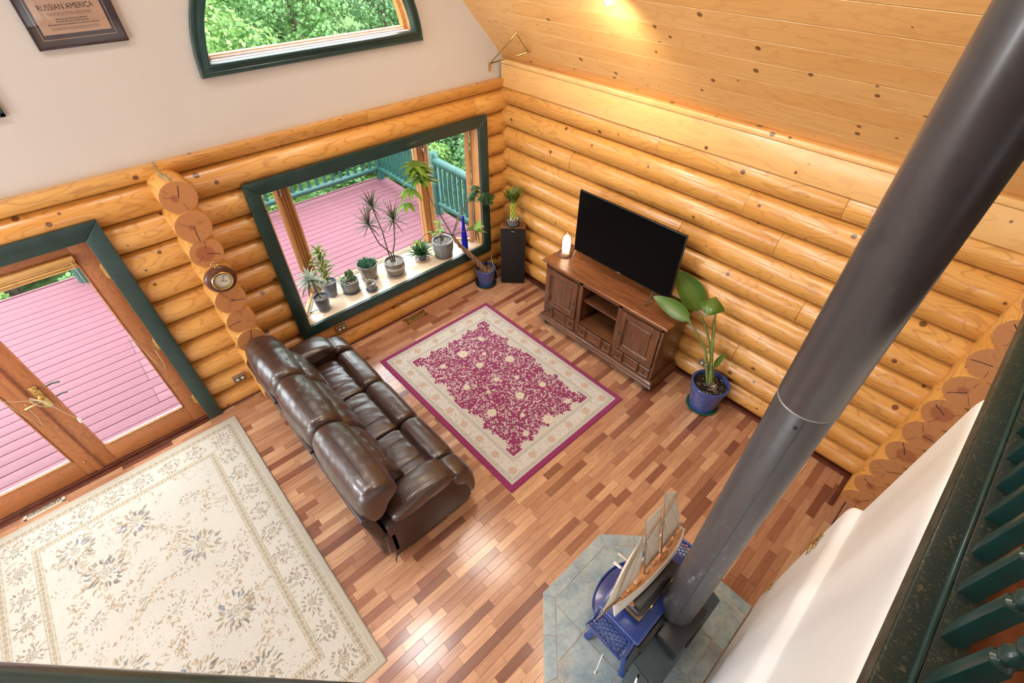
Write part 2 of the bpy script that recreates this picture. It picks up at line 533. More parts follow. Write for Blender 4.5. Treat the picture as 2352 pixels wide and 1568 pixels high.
# fascia board and moulding between the top log and the ceiling
def along_y(name, mat, x0, x1, y0, y1, z0, z1, parent=None, b=0.004):
    """box with grain along world -Y"""
    L = y1-y0
    mb = MB().bbox(0, L, x0, x1, z0, z1, b)
    return mb.build(name, mat, parent, True, 30, (0, y1, 0), (0, 0, -PI/2))
t1 = tag(along_y('trim_1', FASCW, -0.022, 0.06, -4.8, 0.02, 2.35, 2.575), 'wide knotty pine fascia board above the top log of the television wall', 'trim', kind='structure')
t2 = tag(along_y('trim_2', FASCW, -0.036, 0.06, -4.8, 0.02, 2.577, 2.625, b=0.012), 'narrow pine moulding between fascia and sloped ceiling', 'trim', kind='structure')
b1 = tag(along_y('baseboard_right', STRIP, -0.020, 0.05, -4.69, 0.02, 0.0, 0.022), 'dark red strip along the foot of the television wall', 'baseboard', kind='structure')
b2 = tag(MB().bbox(-3.94, 0.0, -0.022, 0.05, 0, 0.022, 0.005).build('baseboard_back', STRIP, None, True, 30), 'dark red strip along the foot of the window wall', 'baseboard', kind='structure')

# ================================================================== gable drywall with the arched opening
AX, AZ, AR = -1.943, 2.902, 0.965
SL = 1.06
def roofz(x): return 2.66 - SL*x if x > -4.0 else 2.66 + SL*(8.0+x)
gw = MB()
yg = 0.06
def strip(xs, lo, hi):
    gw.grid([[(x, yg, lo(x)) for x in xs], [(x, yg, hi(x)) for x in xs]])
zb_ = 2.40
AX2 = -8.0-AX  # second arched opening, added out of view to let in skylight
strip([AX2+AR-0.04, -4.5, -4.0, AX-AR+0.04], lambda x: zb_, roofz)
strip([-8.2, -7.6, AX2-AR+0.04], lambda x: zb_, lambda x: max(zb_, roofz(x)))
xa2 = [AX2 + (AR-0.04)*math.cos(PI*(1-i/16)) for i in range(17)]
strip(xa2, lambda x: zb_, lambda x: AZ+0.04)
strip(xa2, lambda x: AZ+0.04+math.sqrt(max(0, (AR-0.04)**2-(x-AX2)**2)), roofz)
strip([AX+AR-0.04, 0.0, 0.3], lambda x: zb_, lambda x: max(zb_, roofz(x)))
xa = [AX + (AR-0.04)*math.cos(PI*(1-i/32)) for i in range(33)]
strip(xa, lambda x: zb_, lambda x: AZ+0.04)
strip(xa, lambda x: AZ+0.04+math.sqrt(max(0, (AR-0.04)**2-(x-AX)**2)), roofz)
wall_gable = tag(gw.build('wall_gable', DRY), 'cream textured drywall gable above the log wall', 'wall', kind='structure')

# ================================================================== ceiling of tongue and groove pine
ca = math.atan(SL); cs, sn = math.cos(ca), math.sin(ca)
ceil = MB()
ceil.add([(0.3, 0.3, roofz(0)-0.3*SL+0.03), (-4.0, 0.3, roofz(-4.0)+0.05), (-4.0, -9.4, roofz(-4.0)+0.05), (0.3, -9.4, roofz(0)-0.3*SL+0.03)], [(0, 1, 2, 3)])
ceil.add([(-4.0, 0.3, roofz(-4.0)+0.05), (-8.3, 0.3, 2.4), (-8.3, -9.4, 2.4), (-4.0, -9.4, roofz(-4.0)+0.05)], [(0, 1, 2, 3)])
ceiling = tag(ceil.build('ceiling', BOARDW), 'steep ceiling clad in knotty pine boards', 'ceiling', kind='structure')
BWD = 0.18
def board_mesh(L):
    mb = MB(); c = 0.0016; g_ = 0.0022
    prof = [(g_, -0.018), (g_, -c), (g_+c, 0.0), (BWD-g_-c*0.6, 0.0), (BWD-g_, -c), (BWD-g_, -0.018)]
    n = len(prof)
    vs = [(0, y, z) for y, z in prof] + [(L, y, z) for y, z in prof]
    fs = [(i, n+i, n+(i+1) % n, (i+1) % n) for i in range(n)] + [tuple(range(n)), tuple(range(2*n-1, n-1, -1))]
    mb.add(vs, [f[::-1] for f in fs])
    return mb.mesh('board', BOARDW)
bm_ = board_mesh(9.3)
for i in range(30):
    s_ = i*BWD - 0.02
    x = 0.045 - s_*cs; z = roofz(0.045) + s_*sn
    o = put('board', bm_, ceiling)
    o.matrix_world = Matrix(((0, -cs, -sn, x), (-1, 0, 0, 0.055), (0, sn, -cs, z), (0, 0, 0, 1)))

# ================================================================== rest of the house (out of view): walls that close the room
wl = MB()  # gaps left between these boxes are unseen openings added for daylight
for a in ((-9.4, 0.3, -0.1, 0.55), (-9.4, 0.3, 2.25, 2.6), (-9.4, -7.5, 0.55, 2.25), (-5.1, -4.8, 0.55, 2.25), (-1.0, 0.3, 0.55, 2.25)):
    wl.box(-8.3, -8.2, a[0], a[1], a[2], a[3])
tag(wl.build('wall_left', DRY), 'cream wall with two wide windows on the far left, out of the frame', 'wall', kind='structure')
wn = MB()  # one unseen gap behind the loft, added to bring in daylight
for a in ((-8.3, 0.2, -9.5, -9.4, -0.1, 2.8), (-8.3, -5.0, -9.5, -9.4, 2.8, 7.1), (-3.0, 0.2, -9.5, -9.4, 2.8, 7.1), (-5.0, -3.0, -9.5, -9.4, 4.4, 7.1), (-5.0, -3.0, -9.5, -9.4, 2.8, 3.3)):
    wn.box(*a)
tag(wn.build('wall_front', DRY), 'cream wall behind the loft with a small window, out of the frame', 'wall', kind='structure')
tag(MB().box(0.0, 0.2, -9.4, -5.2, -0.1, 2.62).build('wall_side', DRY), 'cream side wall under the loft, out of the frame', 'wall', kind='structure')

# ================================================================== short cross walls of stacked log ends
def endlog(parent, c, d, L, r, rot, name='log'):
    """round log: local X runs out to the sawn end"""
    mb = MB()
    seg = 28
    rows = []
    for x, rr in ((0, r), (L-0.006, r), (L-0.001, r-0.004)):
        rows.append([(x, rr*math.cos(2*PI*k/seg), rr*math.sin(2*PI*k/seg)) for k in range(seg+1)])
    mb.grid([r_[::-1] for r_ in rows])
    o = mb.build(name, LOGW, parent, True, 40, c, rot)
    e = MB()
    e.add([(L, (r-0.003)*math.cos(2*PI*k/seg), (r-0.003)*math.sin(2*PI*k/seg)) for k in range(seg)], [tuple(range(seg))])
    end = e.build('sawn_end', ENDG, o)
    cr = MB()
    a0 = rj.uniform(0, 2*PI)
    for j in range(3):
        a = a0 + j*2.1 + rj.uniform(-0.4, 0.4)
        r0, r1 = (0.0 if j == 0 else rj.uniform(0.02, 0.05)), r*rj.uniform(0.7, 0.98)
        w = (0.0032 if j == 0 else 0.0014)
        pts = [(lerp(r0, r1, t)*math.cos(a+rj.uniform(-0.06, 0.06)), lerp(r0, r1, t)*math.sin(a+rj.uniform(-0.06, 0.06))) for t in (0, .25, .5, .75, 1)]
        for (p, q) in zip(pts[:-1], pts[1:]):
            dx, dy = q[0]-p[0], q[1]-p[1]; l = math.hypot(dx, dy) or 1
            nx, ny = -dy/l*w, dx/l*w
            cr.add([(L+0.0006, p[0]-nx, p[1]-ny), (L+0.0006, q[0]-nx*.8, q[1]-ny*.8), (L+0.0006, q[0]+nx*.8, q[1]+ny*.8), (L+0.0006, p[0]+nx, p[1]+ny)], [(0, 1, 2, 3)])
    cr.build('crack', SCREW, o)
    return o
stub = tag(MB().box(-3.50, -3.36, 0.0, 0.12, 0, 2.36).build('wall_stub_back', LOGW), 'stack of round sawn log ends jutting from the window wall', 'wall', kind='structure')
for k in range(10):
    z = 2.262 - 0.2362*k
    endlog(stub, (-3.43, 0.05, z), None, 0.315+rj.uniform(-0.006, 0.006), 0.126+rj.uniform(-0.003, 0.003), (0, 0, -PI/2))
stub2 = tag(MB().box(-0.06, 0.1, -4.93, -4.70, 0, 2.36).build('wall_stub_right', LOGW), 'stack of round sawn log ends jutting from the television wall beside white plaster', 'wall', kind='structure')
for k in range(10):
    z = 0.082 + 0.2395*k
    endlog(stub2, (0.1, -4.82, z), None, 0.375+rj.uniform(-0.006, 0.006), 0.128+rj.uniform(-0.003, 0.003), (0, 0, PI))
tag(MB().bbox(-0.40, -0.02, -4.69, -4.66, 0, 0.022, 0.004).build('baseboard_stub', STRIP), 'dark red strip at the foot of the log ends', 'baseboard', kind='structure')

# ================================================================== white plaster wall behind the stove
ws = MB()
def rounded(p0, r=0.03, n=5):
    return p0
xe = -1.54
# lower thicker wall with soft ledge (profile in y,z; extruded along x)
prof = [(-4.62, 0.0), (-4.62, 1.32)] + [(-4.62-0.035*(1-math.cos(a)), 1.32+0.07*math.sin(a)) for a in np.linspace(0.2, PI/2, 5)] + [(-4.672, 1.396), (-4.675, 1.42), (-4.675, 2.30)] + [(-4.675-0.012*(1-math.cos(a)), 2.30+0.06*math.sin(a)) for a in np.linspace(0.2, PI/2, 4)] + [(-4.90, 2.36), (-4.90, 0.0)]
xs = [-8.2, -6, -4, -3, -2.2, xe-0.02, xe-0.006, xe]
rows = []
for i, x in enumerate(xs):
    ins = {6: 0.004, 7: 0.02}.get(i, 0)
    rows.append([(x, y-ins if y > -4.85 else y, z) for y, z in prof])
ws.grid([r_[::-1] for r_ in rows])
ws.add(rows[-1], [tuple(range(len(prof)))])
tag(ws.build('wall_stove', WHITE, None, True, 50), 'white plaster wall with a soft ledge behind the wood stove', 'wall', kind='structure')

# loft floor with white fascia and diagonal corner
lf = MB()
dg = -7.93
poly = [(0.0, -4.70), (0.0, -9.4), (-8.2, -9.4), (-8.2, -2.6), (dg+2.6, -2.6), (dg+4.70, -4.70)]
lf.prism(poly, 2.36, 2.70)
tag(lf.build('loft_slab', WHITE), 'white edged loft slab', 'floor', kind='structure')
LFW = wood('loft_floor_wood', (0.20, 0.060, 0.025), (0.12, 0.03, 0.012), rough=0.3, knots=0.0, axis='X')
lp = [(0.0, -4.715), (0.0, -9.4), (-8.2, -9.4), (-8.2, -2.66), (dg+2.56, -2.66), (dg+4.62, -4.715)]
tag(MB().prism(lp, 2.701, 2.72).build('loft_floor', LFW), 'red brown loft floor behind the green railing', 'floor', kind='structure')
# ================================================================== helpers for frames
def quad_xz(mb, pts, y0, y1):
    """prism from a counter-clockwise (x,z) polygon between two y"""
    n = len(pts)
    vs = [(x, y0, z) for x, z in pts] + [(x, y1, z) for x, z in pts]
    fs = [tuple(range(n)), tuple(range(2*n-1, n-1, -1))] + [(i, n+i, n+(i+1) % n, (i+1) % n) for i in range(n)]
    mb.add(vs, fs)
def casing(parent, x0, x1, z0, z1, w, y0, y1, bottom=True, mat=None, name='casing_board'):
    """mitred flat boards around an opening (x0..x1, z0..z1), width w outwards"""
    m = mat or GREEN
    g = 0.0008
    def one(pts):
        mb = MB(); quad_xz(mb, pts, y0, y1); o = mb.build(name, m, parent); bev(o, 0.004); return o
    zb = z0-w if bottom else z0
    one([(x0-w, zb+g), (x0, z0+g), (x0, z1-g), (x0-w, z1+w-g)])
    one([(x1, z0+g), (x1+w, zb+g), (x1+w, z1+w-g), (x1, z1-g)])
    one([(x0-w+g, z1+w), (x0+g, z1), (x1-g, z1), (x1+w-g, z1+w)])
    if bottom: one([(x0-w+g, zb), (x1+w-g, zb), (x1-g, z0), (x0+g, z0)])
def bev(o, w, seg=2):
    bm = bmesh.new(); bm.from_mesh(o.data)
    bmesh.ops.recalc_face_normals(bm, faces=bm.faces[:])
    bmesh.ops.bevel(bm, geom=bm.edges[:], offset=w, segments=seg, profile=0.5, affect='EDGES', clamp_overlap=True)
    bm.to_mesh(o.data); bm.free()
    o.data.polygons.foreach_set('use_smooth', [True]*len(o.data.polygons)); o.data.set_sharp_from_angle(angle=math.radians(40))
    return o

# ================================================================== arched gable window
win1 = thing('window_1', 'half round window with dark green moulded trim high in the gable', 'window', (0, 0, 0), kind='structure')
def arch_loop(d, y, n=40):
    R = AR-d; zb = AZ+d
    xe_ = math.sqrt(R*R-d*d)
    a0 = math.atan2(d, xe_)
    pts = [(AX+R*math.cos(a), y, AZ+R*math.sin(a)) for a in np.linspace(a0, PI-a0, n)]
    m = 12
    pts += [(lerp(AX-xe_, AX+xe_, i/m), y, zb) for i in range(1, m)]
    return pts
def arch_band(name, mat, prof, parent=win1, smooth=True):
    mb = MB()
    rows = [arch_loop(d, y) for d, y in prof]
    rows = [r_ + [r_[0]] for r_ in rows]
    mb.grid(rows)
    return mb.build(name, mat, parent, smooth, 30)
arch_band('casing', GREEN, [(0.0, 0.06), (0.0, 0.022), (0.006, 0.014), (0.022, 0.014), (0.026, 0.022), (0.030, 0.024), (0.055, 0.016), (0.062, 0.004), (0.078, 0.004), (0.082, 0.010), (0.088, 0.06), (0.088, 0.07)])
arch_band('jamb', JAMBW, [(0.084, 0.055), (0.084, 0.125), (0.094, 0.125), (0.094, 0.165)])
arch_band('sash', JAMBW, [(0.088, 0.135), (0.112, 0.135), (0.112, 0.20)])
sb = MB().bbox(AX-0.85, AX+0.85, 0.055, 0.098, AZ+0.080, AZ+0.092, 0.003)
sb.build('sill_strip', simple('white_vinyl', (0.82, 0.80, 0.78), 0.3), win1)  # arch sill strips painted white for the skylight reflected there
MB().bbox(AX-0.85, AX+0.85, 0.100, 0.122, AZ+0.080, AZ+0.090, 0.003).build('sill_groove', simple('brown_seal', (0.10, 0.035, 0.02), 0.5), win1)
MB().bbox(AX-0.84, AX+0.84, 0.124, 0.168, AZ+0.088, AZ+0.104, 0.003).build('sill_strip', MATS['white_vinyl'], win1)
pane = MB(); lp_ = arch_loop(0.10, 0.18); pane.add(lp_, [tuple(range(len(lp_)))]); pane.build('glass_pane', GLASS, win1)

# ================================================================== bay window
win2 = thing('window_2', 'picture bay window with dark green casing and plant filled sill', 'window', (0, 0, 0), kind='structure')
casing(win2, -2.838, -0.415, 0.515, 2.010, 0.118, -0.052, -0.014)
BL, BR, BY = (-2.83, 0.13), (-0.42, 0.13), 0.56
PL, PR = (-2.50, BY), (-0.86, BY)
sill = MB().prism([(-2.86, -0.016), (-0.39, -0.016), (-0.39, 0.13), (PR[0], BY+0.05), (PL[0], BY+0.05), (-2.86, 0.13)], 0.44, 0.505)
bev(sill.build('sill', SILLW, win2), 0.004)
MB().prism([(-2.9, -0.016), (-0.35, -0.016), (-0.35, 0.13), (PR[0]+0.03, BY+0.07), (PL[0]-0.03, BY+0.07), (-2.9, 0.13)], 2.03, 2.10).build('head', JAMBW, win2)
MB().prism([(-2.9, 0.1), (-0.35, 0.1), (-0.35, 0.14), (PR[0]+0.03, BY+0.07), (PL[0]-0.03, BY+0.07), (-2.9, 0.14)], 2.10, 2.2).build('bay_roof', simple('green_flashing', (0.02, 0.06, 0.05), 0.5), win2)
MB().prism([(-2.9, 0.1), (-0.35, 0.1), (-0.35, 0.14), (PR[0]+0.03, BY+0.07), (PL[0]-0.03, BY+0.07), (-2.9, 0.14)], -0.1, 0.44).build('bay_apron', simple('green_siding', (0.02, 0.06, 0.05), 0.6), win2)
# side jambs between wall and flanking sashes
MB().bbox(-2.858, -2.835, -0.012, 0.14, 0.505, 2.03, 0.003).build('jamb', JAMBW, win2, True, 30)
MB().bbox(-0.418, -0.392, -0.012, 0.14, 0.505, 2.03, 0.003).build('jamb', JAMBW, win2, True, 30)
def sash(p, q, name='sash', w=0.045, inset=0.0, depth=0.04):
    """wooden sash with glass between plan points p and q"""
    dx, dy = q[0]-p[0], q[1]-p[1]; L = math.hypot(dx, dy); a = math.atan2(dy, dx)
    M = Matrix.Translation((p[0], p[1], 0)) @ Matrix.Rotation(a, 4, 'Z')
    e = bpy.data.objects.new(name, None); COL.objects.link(e); e.parent = win2; e.matrix_local = M
    z0, z1 = 0.508, 2.03
    MB().bbox(0, w, -depth/2, depth/2, z0, z1, 0.004).build('stile', JAMBW, e, True, 30)
    MB().bbox(L-w, L, -depth/2, depth/2, z0, z1, 0.004).build('stile', JAMBW, e, True, 30)
    MB().bbox(w, L-w, -depth/2, depth/2, z0, z0+w*0.7, 0.004).build('rail', JAMBW, e, True, 30)
    MB().bbox(w, L-w, -depth/2, depth/2, z1-w, z1, 0.004).build('rail', JAMBW, e, True, 30)
    MB().box(w, L-w, -depth/2-0.012, -depth/2-0.002, z0, z0+0.012).build('glazing_bead', MATS['white_vinyl'], e)
    MB().add([(w, 0, z0+w*.7), (L-w, 0, z0+w*.7), (L-w, 0, z1-w), (w, 0, z1-w)], [(0, 1, 2, 3)]).build('glass_pane', GLASS, e)
    return e
sash((BL[0]+0.01, BL[1]), (PL[0]-0.05, PL[1]-0.035))
sash((PL[0]+0.05, BY), (PR[0]-0.05, BY), w=0.03)
sash((PR[0]+0.05, BY-0.035), (BR[0]-0.015, BR[1]), w=0.055)
for (px, py, sgn) in ((PL[0], PL[1], -1), (PR[0], PR[1], 1)):
    a = sgn*math.radians(24)
    M = Matrix.Translation((px, py, 0)) @ Matrix.Rotation(a, 4, 'Z')
    po = MB()
    for (x0, x1, yy) in ((-0.075, -0.045, -0.030), (-0.042, -0.018, -0.045), (-0.015, 0.015, -0.052), (0.018, 0.042, -0.045), (0.045, 0.075, -0.030)):
        po.bbox(x0, x1, yy, 0.04, 0.508, 2.03, 0.004)
    o = po.build('mullion_post', JAMBW, win2, True, 30); o.matrix_local = M
    lt = MB().bbox(-0.012, 0.012, -0.068, -0.052, 1.72, 1.80, 0.003).bbox(-0.008, 0.008, -0.085, -0.066, 1.70, 1.75, 0.002)
    o = lt.build('sash_latch', CHROME, win2); o.matrix_local = M
cr_ = MB().tube([(-2.735, 0.20, 0.515), (-2.70, 0.17, 0.53), (-2.66, 0.15, 0.535)], 0.008, 6).lathe([(0.022, 0), (0.022, 0.016), (0.012, 0.022)], -2.735, 0.20, 0.506, 12)
cr_.build('crank_handle', simple('crank_grey', (0.22, 0.23, 0.24), 0.35, 0.6), win2, True, 40)

# ================================================================== french doors
door = thing('door_1', 'pair of fir glass doors to the deck in a dark green casing', 'door', (0, 0, 0), kind='structure')
casing(door, -5.885, -4.072, 0.0, 2.062, 0.125, -0.052, -0.014, bottom=False)
MB().bbox(-5.96, -4.0, -0.012, 0.16, 0.0, 0.028, 0.006).build('threshold', STRIP, door, True, 30)
MB().bbox(-5.88, -4.08, -0.06, -0.02, 0.0, 0.016, 0.006).build('threshold_edge', STRIP, door, True, 30)
MB().bbox(-4.078, -4.0, -0.012, 0.16, 0.0, 2.08, 0.004).build('door_jamb', DOORW, door, True, 30)
MB().bbox(-5.96, -5.882, -0.012, 0.16, 0.0, 2.08, 0.004).build('door_jamb', DOORW, door, True, 30)
MB().bbox(-5.882, -4.078, -0.012, 0.16, 2.05, 2.12, 0.004).build('door_head', DOORWX, door, True, 30)
def leaf(x0, x1, hinge_right):
    e = bpy.data.objects.new('door_leaf', None); COL.objects.link(e); e.parent = door
    y0, y1 = 0.012, 0.058
    sw = 0.112
    z0, z1 = 0.032, 2.045
    rb, rt = 0.215, 0.13
    MB().bbox(x0, x0+sw, y0, y1, z0, z1, 0.004).build('stile', DOORW, e, True, 30)
    MB().bbox(x1-sw, x1, y0, y1, z0, z1, 0.004).build('stile', DOORW, e, True, 30)
    MB().bbox(x0+sw, x1-sw, y0, y1, z0, z0+rb, 0.004).build('rail', DOORWX, e, True, 30)
    MB().bbox(x0+sw, x1-sw, y0, y1, z1-rt, z1, 0.004).build('rail', DOORWX, e, True, 30)
    gx0, gx1, gz0, gz1 = x0+sw, x1-sw, z0+rb, z1-rt
    bead = MB()
    for a in ((gx0, gx1, gz0, gz0+0.014), (gx0, gx1, gz1-0.014, gz1)): bead.bbox(a[0], a[1], y0-0.006, y0+0.012, a[2], a[3], 0.003)
    for a in ((gx0, gx0+0.012), (gx1-0.012, gx1)): bead.bbox(a[0], a[1], y0-0.006, y0+0.012, gz0, gz1, 0.003)
    bead.build('glazing_bead', DOORW, e, True, 30)
    MB().box(gx0+0.012, gx1-0.012, y0+0.012, y0+0.024, gz0+0.002, gz0+0.020).build('sill_bead', MATS['white_vinyl'], e)
    MB().add([(gx0, 0.036, gz0), (gx1, 0.036, gz0), (gx1, 0.036, gz1), (gx0, 0.036, gz1)], [(0, 1, 2, 3)]).build('glass_pane', GLASS, e)
    hx = x1 if hinge_right else x0
    for hz in (0.28, 1.02, 1.78):
        hb = MB().tube([(hx, y0-0.012, hz-0.055), (hx, y0-0.012, hz+0.055)], 0.0075, 8).lathe([(0.009, 0), (0.005, 0.014), (0.0, 0.018)], hx, y0-0.012, hz+0.055, 8).box(hx-0.018, hx+0.006, y0-0.005, y0, hz-0.05, hz+0.05)
        hb.build('hinge', BRASS, e, True, 40)
    return e
rl = leaf(-4.974, -4.080, True)
ll = leaf(-5.878, -4.984, False)
MB().bbox(-5.020, -4.975, -0.006, 0.012, 0.035, 2.04, 0.006).build('astragal', DOORW, ll, True, 30)
# lever handle with brass escutcheon
hd = MB()
hxc, hz = -4.918, 0.98
hd.bbox(hxc-0.026, hxc+0.026, 0.002, 0.012, hz-0.11, hz+0.12, 0.005)
hd.lathe([(0.028, 0), (0.024, 0.014), (0.014, 0.018), (0.012, 0.05)], 0, 0, 0, 16, Matrix.Translation((hxc, 0.004, hz)) @ Matrix.Rotation(PI/2, 4, 'X'))
hd.tube([(hxc, -0.046, hz), (hxc-0.03, -0.050, hz+0.004), (hxc-0.08, -0.046, hz-0.006), (hxc-0.115, -0.040, hz-0.016)], [0.011, 0.010, 0.009, 0.011], 10)
hd.lathe([(0.024, 0), (0.021, 0.012), (0.0, 0.016)], 0, 0, 0, 16, Matrix.Translation((hxc, 0.003, hz+0.085)) @ Matrix.Rotation(PI/2, 4, 'X'))
hd.build('lever_handle', BRASS, rl, True, 40)
oh = MB().tube([(hxc+0.03, 0.075, hz+0.03), (hxc+0.09, 0.088, hz+0.03), (hxc+0.14, 0.085, hz+0.02)], 0.009, 8).tube([(hxc+0.03, 0.075, hz-0.09), (hxc+0.10, 0.085, hz-0.09), (hxc+0.13, 0.08, hz-0.095)], 0.008, 8)
oh.build('outside_handle', simple('dull_grey_metal', (0.10, 0.10, 0.11), 0.5), rl, True, 40)
MB().lathe([(0.010, 0), (0.010, 0.004), (0.004, 0.008)], 0, 0, 0, 10, Matrix.Translation((-5.045, 0.012, 0.19)) @ Matrix.Rotation(PI/2, 4, 'X')).build('bolt', BRASS, ll, True, 40)

# rolled wooden blinds at the head of each leaf
BLINDW = wood('blind_bamboo', (0.62, 0.37, 0.13), (0.35, 0.17, 0.05), rough=0.5, knots=0.0, axis='X')
def blind(x0, x1, lab):
    t = thing('roll_blind', lab, 'blind', ((x0+x1)/2, 0, 1.885))
    w = (x1-x0)/2
    MB().bbox(-w, w, -0.032, 0.004, 0.060, 0.098, 0.005).build('head_rail', BLINDW, t, True, 30)
    for i in range(3):
        MB().bbox(-w+0.006, w-0.006, -0.026-0.004*(i % 2), 0.0, 0.001+0.020*i, 0.019+0.020*i, 0.006).build('slat_fold', BLINDW, t, True, 30)
    MB().tube([(w-0.03, -0.03, 0.07), (w-0.03, -0.034, -0.12), (w-0.01, -0.034, -0.55), (w+0.02, -0.034, -0.95), (w+0.055, -0.032, -1.13), (w+0.075, -0.032, -1.05), (w+0.078, -0.030, -0.88)], 0.0022, 5).build('cord', CORDM, t, True)
    return t
blind(-4.862, -4.192, 'bamboo roll blind gathered above the glass of the door nearer the sofa')
blind(-5.766, -5.096, 'bamboo roll blind above the leftmost glass door leaf')
pc = thing('blind_cord', 'pale looped cord hanging from the door handle with a small tassel', 'cord', (-4.918, -0.05, 0.98))
MB().tube([(-0.02, -0.02, 0.02), (-0.05, -0.02, 0.06), (-0.20, -0.01, 0.16), (-0.45, 0.0, 0.30), (-0.62, 0.0, 0.52)], 0.0022, 5).tube([(0.0, -0.012, -0.01), (0.03, -0.01, -0.10), (0.055, -0.006, -0.20), (0.08, -0.004, -0.30)], 0.0024, 5).build('string', CORDM, pc, True)
MB().tube([(-0.05, -0.012, 0.07), (-0.01, -0.02, 0.03), (0.03, -0.012, -0.05), (0.02, -0.012, -0.08), (-0.03, -0.02, -0.02), (-0.055, -0.012, 0.05)], 0.003, 5).tube([(-0.04, -0.012, 0.08), (0.01, -0.03, 0.02), (0.04, -0.02, -0.06)], 0.003, 5).build('loop', CORDM, pc, True)
MB().lathe([(0.004, 0.02), (0.011, 0.0), (0.012, -0.03), (0.0, -0.034)], 0.082, -0.004, -0.30, 8).build('tassel', WHITEP, pc, True, 40)
# ================================================================== deck
def mk_deck():
    g = G('pink_deck_paint')
    v = g.coord((1, 1, 1), 30)
    a = g.noise(g.scale(v, (1.2, 6, 6)), 2.0, 3)
    c = g.mix(a, (0.170, 0.060, 0.078), (0.198, 0.074, 0.094))
    w = g.noise(g.scale(v, (6, 60, 20)), 1.0, 3)
    c = g.mix(g.math('MULTIPLY', g.smooth(w, 0.66, 0.74), 0.5), c, (0.16, 0.055, 0.06))
    return g.pbr(c, 0.6, 0, None, 0.3)
DECKM = mk_deck()
RAILM = simple('teal_green_rail_paint', (0.016, 0.080, 0.064), 0.38, var=0.12, scale=8)
deck = tag(MB().box(-8.6, 0.42, 0.22, 4.02, -0.30, -0.135).build('deck', simple('deck_shadow', (0.05, 0.015, 0.015), 0.9)), 'pink painted wooden deck outside the glass doors', 'deck', kind='structure')
dm = MB().bbox(0, 4.49, 0.003, 0.140, -0.03, 0.0, 0.004).mesh('deck_board', DECKM, True, 30)
y = 0.24
rb_ = random.Random(5)
while y < 3.95:
    sp = rb_.choice([-4.4, -4.1, -3.9])
    for x0, x1 in ((-8.6, sp), (sp, 0.41)):
        o = put('deck_board', dm, deck, (x0, y, -0.10+rb_.uniform(-0.001, 0.001)))
        o.scale = ((x1-x0-0.002)/4.49, 1, 1)
    y += 0.1445
MB().bbox(-8.6, 0.42, 4.02, 4.06, -0.30, -0.10, 0.004).build('deck_board', DECKM, deck)

rail = thing('deck_railing', 'teal green log railing with round balusters along the deck edge', 'railing', (0.32, 3.95, -0.10))
def rpost(x, y, h=1.05, r=0.075):
    MB().lathe([(r, 0), (r, h-0.03), (r-0.02, h)], x, y, 0, 16).build('post', RAILM, rail, True, 40)
X0, X1, Y1 = -4.69, 0.0, -3.72
rpost(0, 0); rpost(-2.4, 0); rpost(0, -1.9); rpost(0, -3.62)
MB().tube([(X0, 0, 0.92), (0, 0, 0.92)], 0.068, 14).build('top_rail', RAILM, rail, True, 40)
MB().tube([(X0, 0, 0.20), (0, 0, 0.20)], 0.052, 12).build('bottom_rail', RAILM, rail, True, 40)
MB().tube([(0, 0, 0.92), (0, Y1, 0.92)], 0.068, 14).build('top_rail', RAILM, rail, True, 40)
MB().tube([(0, 0, 0.20), (0, Y1, 0.20)], 0.052, 12).build('bottom_rail', RAILM, rail, True, 40)
bal = MB().tube([(0, 0, 0.16), (0, 0, 0.90)], 0.030, 10).mesh('baluster', RAILM, True, 40)
x = X0+0.15
while x < -0.08:
    put('baluster', bal, rail, (x, 0, 0)); x += 0.150
y = -0.14
while y > Y1:
    put('baluster', bal, rail, (0, y, 0)); y -= 0.128
dp = thing('porch_post', 'round dark green porch post standing on the deck edge', 'post', (-4.50, 3.86, -0.10))
MB().lathe([(0.125, 0), (0.125, 2.9)], 0, 0, 0, 20).build('shaft', RAILM, dp, True, 40)
MB().lathe([(0.15, 2.85), (0.15, 2.95)], 0, 0, 0, 20).build('cap', RAILM, dp, True, 40)

# ================================================================== ground and trees
def mk_ground():
    g = G('forest_grass')
    v = g.coord((1, 1, 1))
    a = g.noise(v, 9, 5, 0.7)
    c = g.mix(g.smooth(a, 0.35, 0.65), (0.022, 0.065, 0.01), (0.085, 0.16, 0.03))
    return g.pbr(c, 0.9, 0, g.bump(a, 0.6, 0.1), 0.2)
tag(MB().add([(-40, 0.3, -1.0), (40, 0.3, -1.0), (40, 60, 0.4), (-40, 60, 0.4)], [(0, 1, 2, 3)]).build('ground', mk_ground()), 'green grass and undergrowth beyond the deck', 'ground', kind='structure')
def mk_leaf(name, c0, c1, rough=0.45, trans=0.35):
    g = G(name)
    r = g.n('ShaderNodeNewGeometry').outputs['Random Per Island']
    c = g.mix(r, c0, c1)
    d = g.n('ShaderNodeBsdfPrincipled')
    g.set(d.inputs['Base Color'], c); d.inputs['Roughness'].default_value = rough
    t = g.n('ShaderNodeBsdfTranslucent', None, Color=c)
    mx = g.n('ShaderNodeMixShader', None, i0=trans, i1=d.outputs[0], i2=t.outputs[0])
    g.t.links.new(mx.outputs[0], g.out.inputs[0])
    return g.m
LEAFS = [mk_leaf('alder_leaf', (0.075, 0.20, 0.05), (0.22, 0.41, 0.13)), mk_leaf('birch_leaf', (0.12, 0.26, 0.045), (0.29, 0.45, 0.13)), mk_leaf('spruce_leaf', (0.05, 0.15, 0.05), (0.15, 0.32, 0.11))]
BARK = simple('grey_bark', (0.11, 0.085, 0.06), 0.9, var=0.3, scale=15)

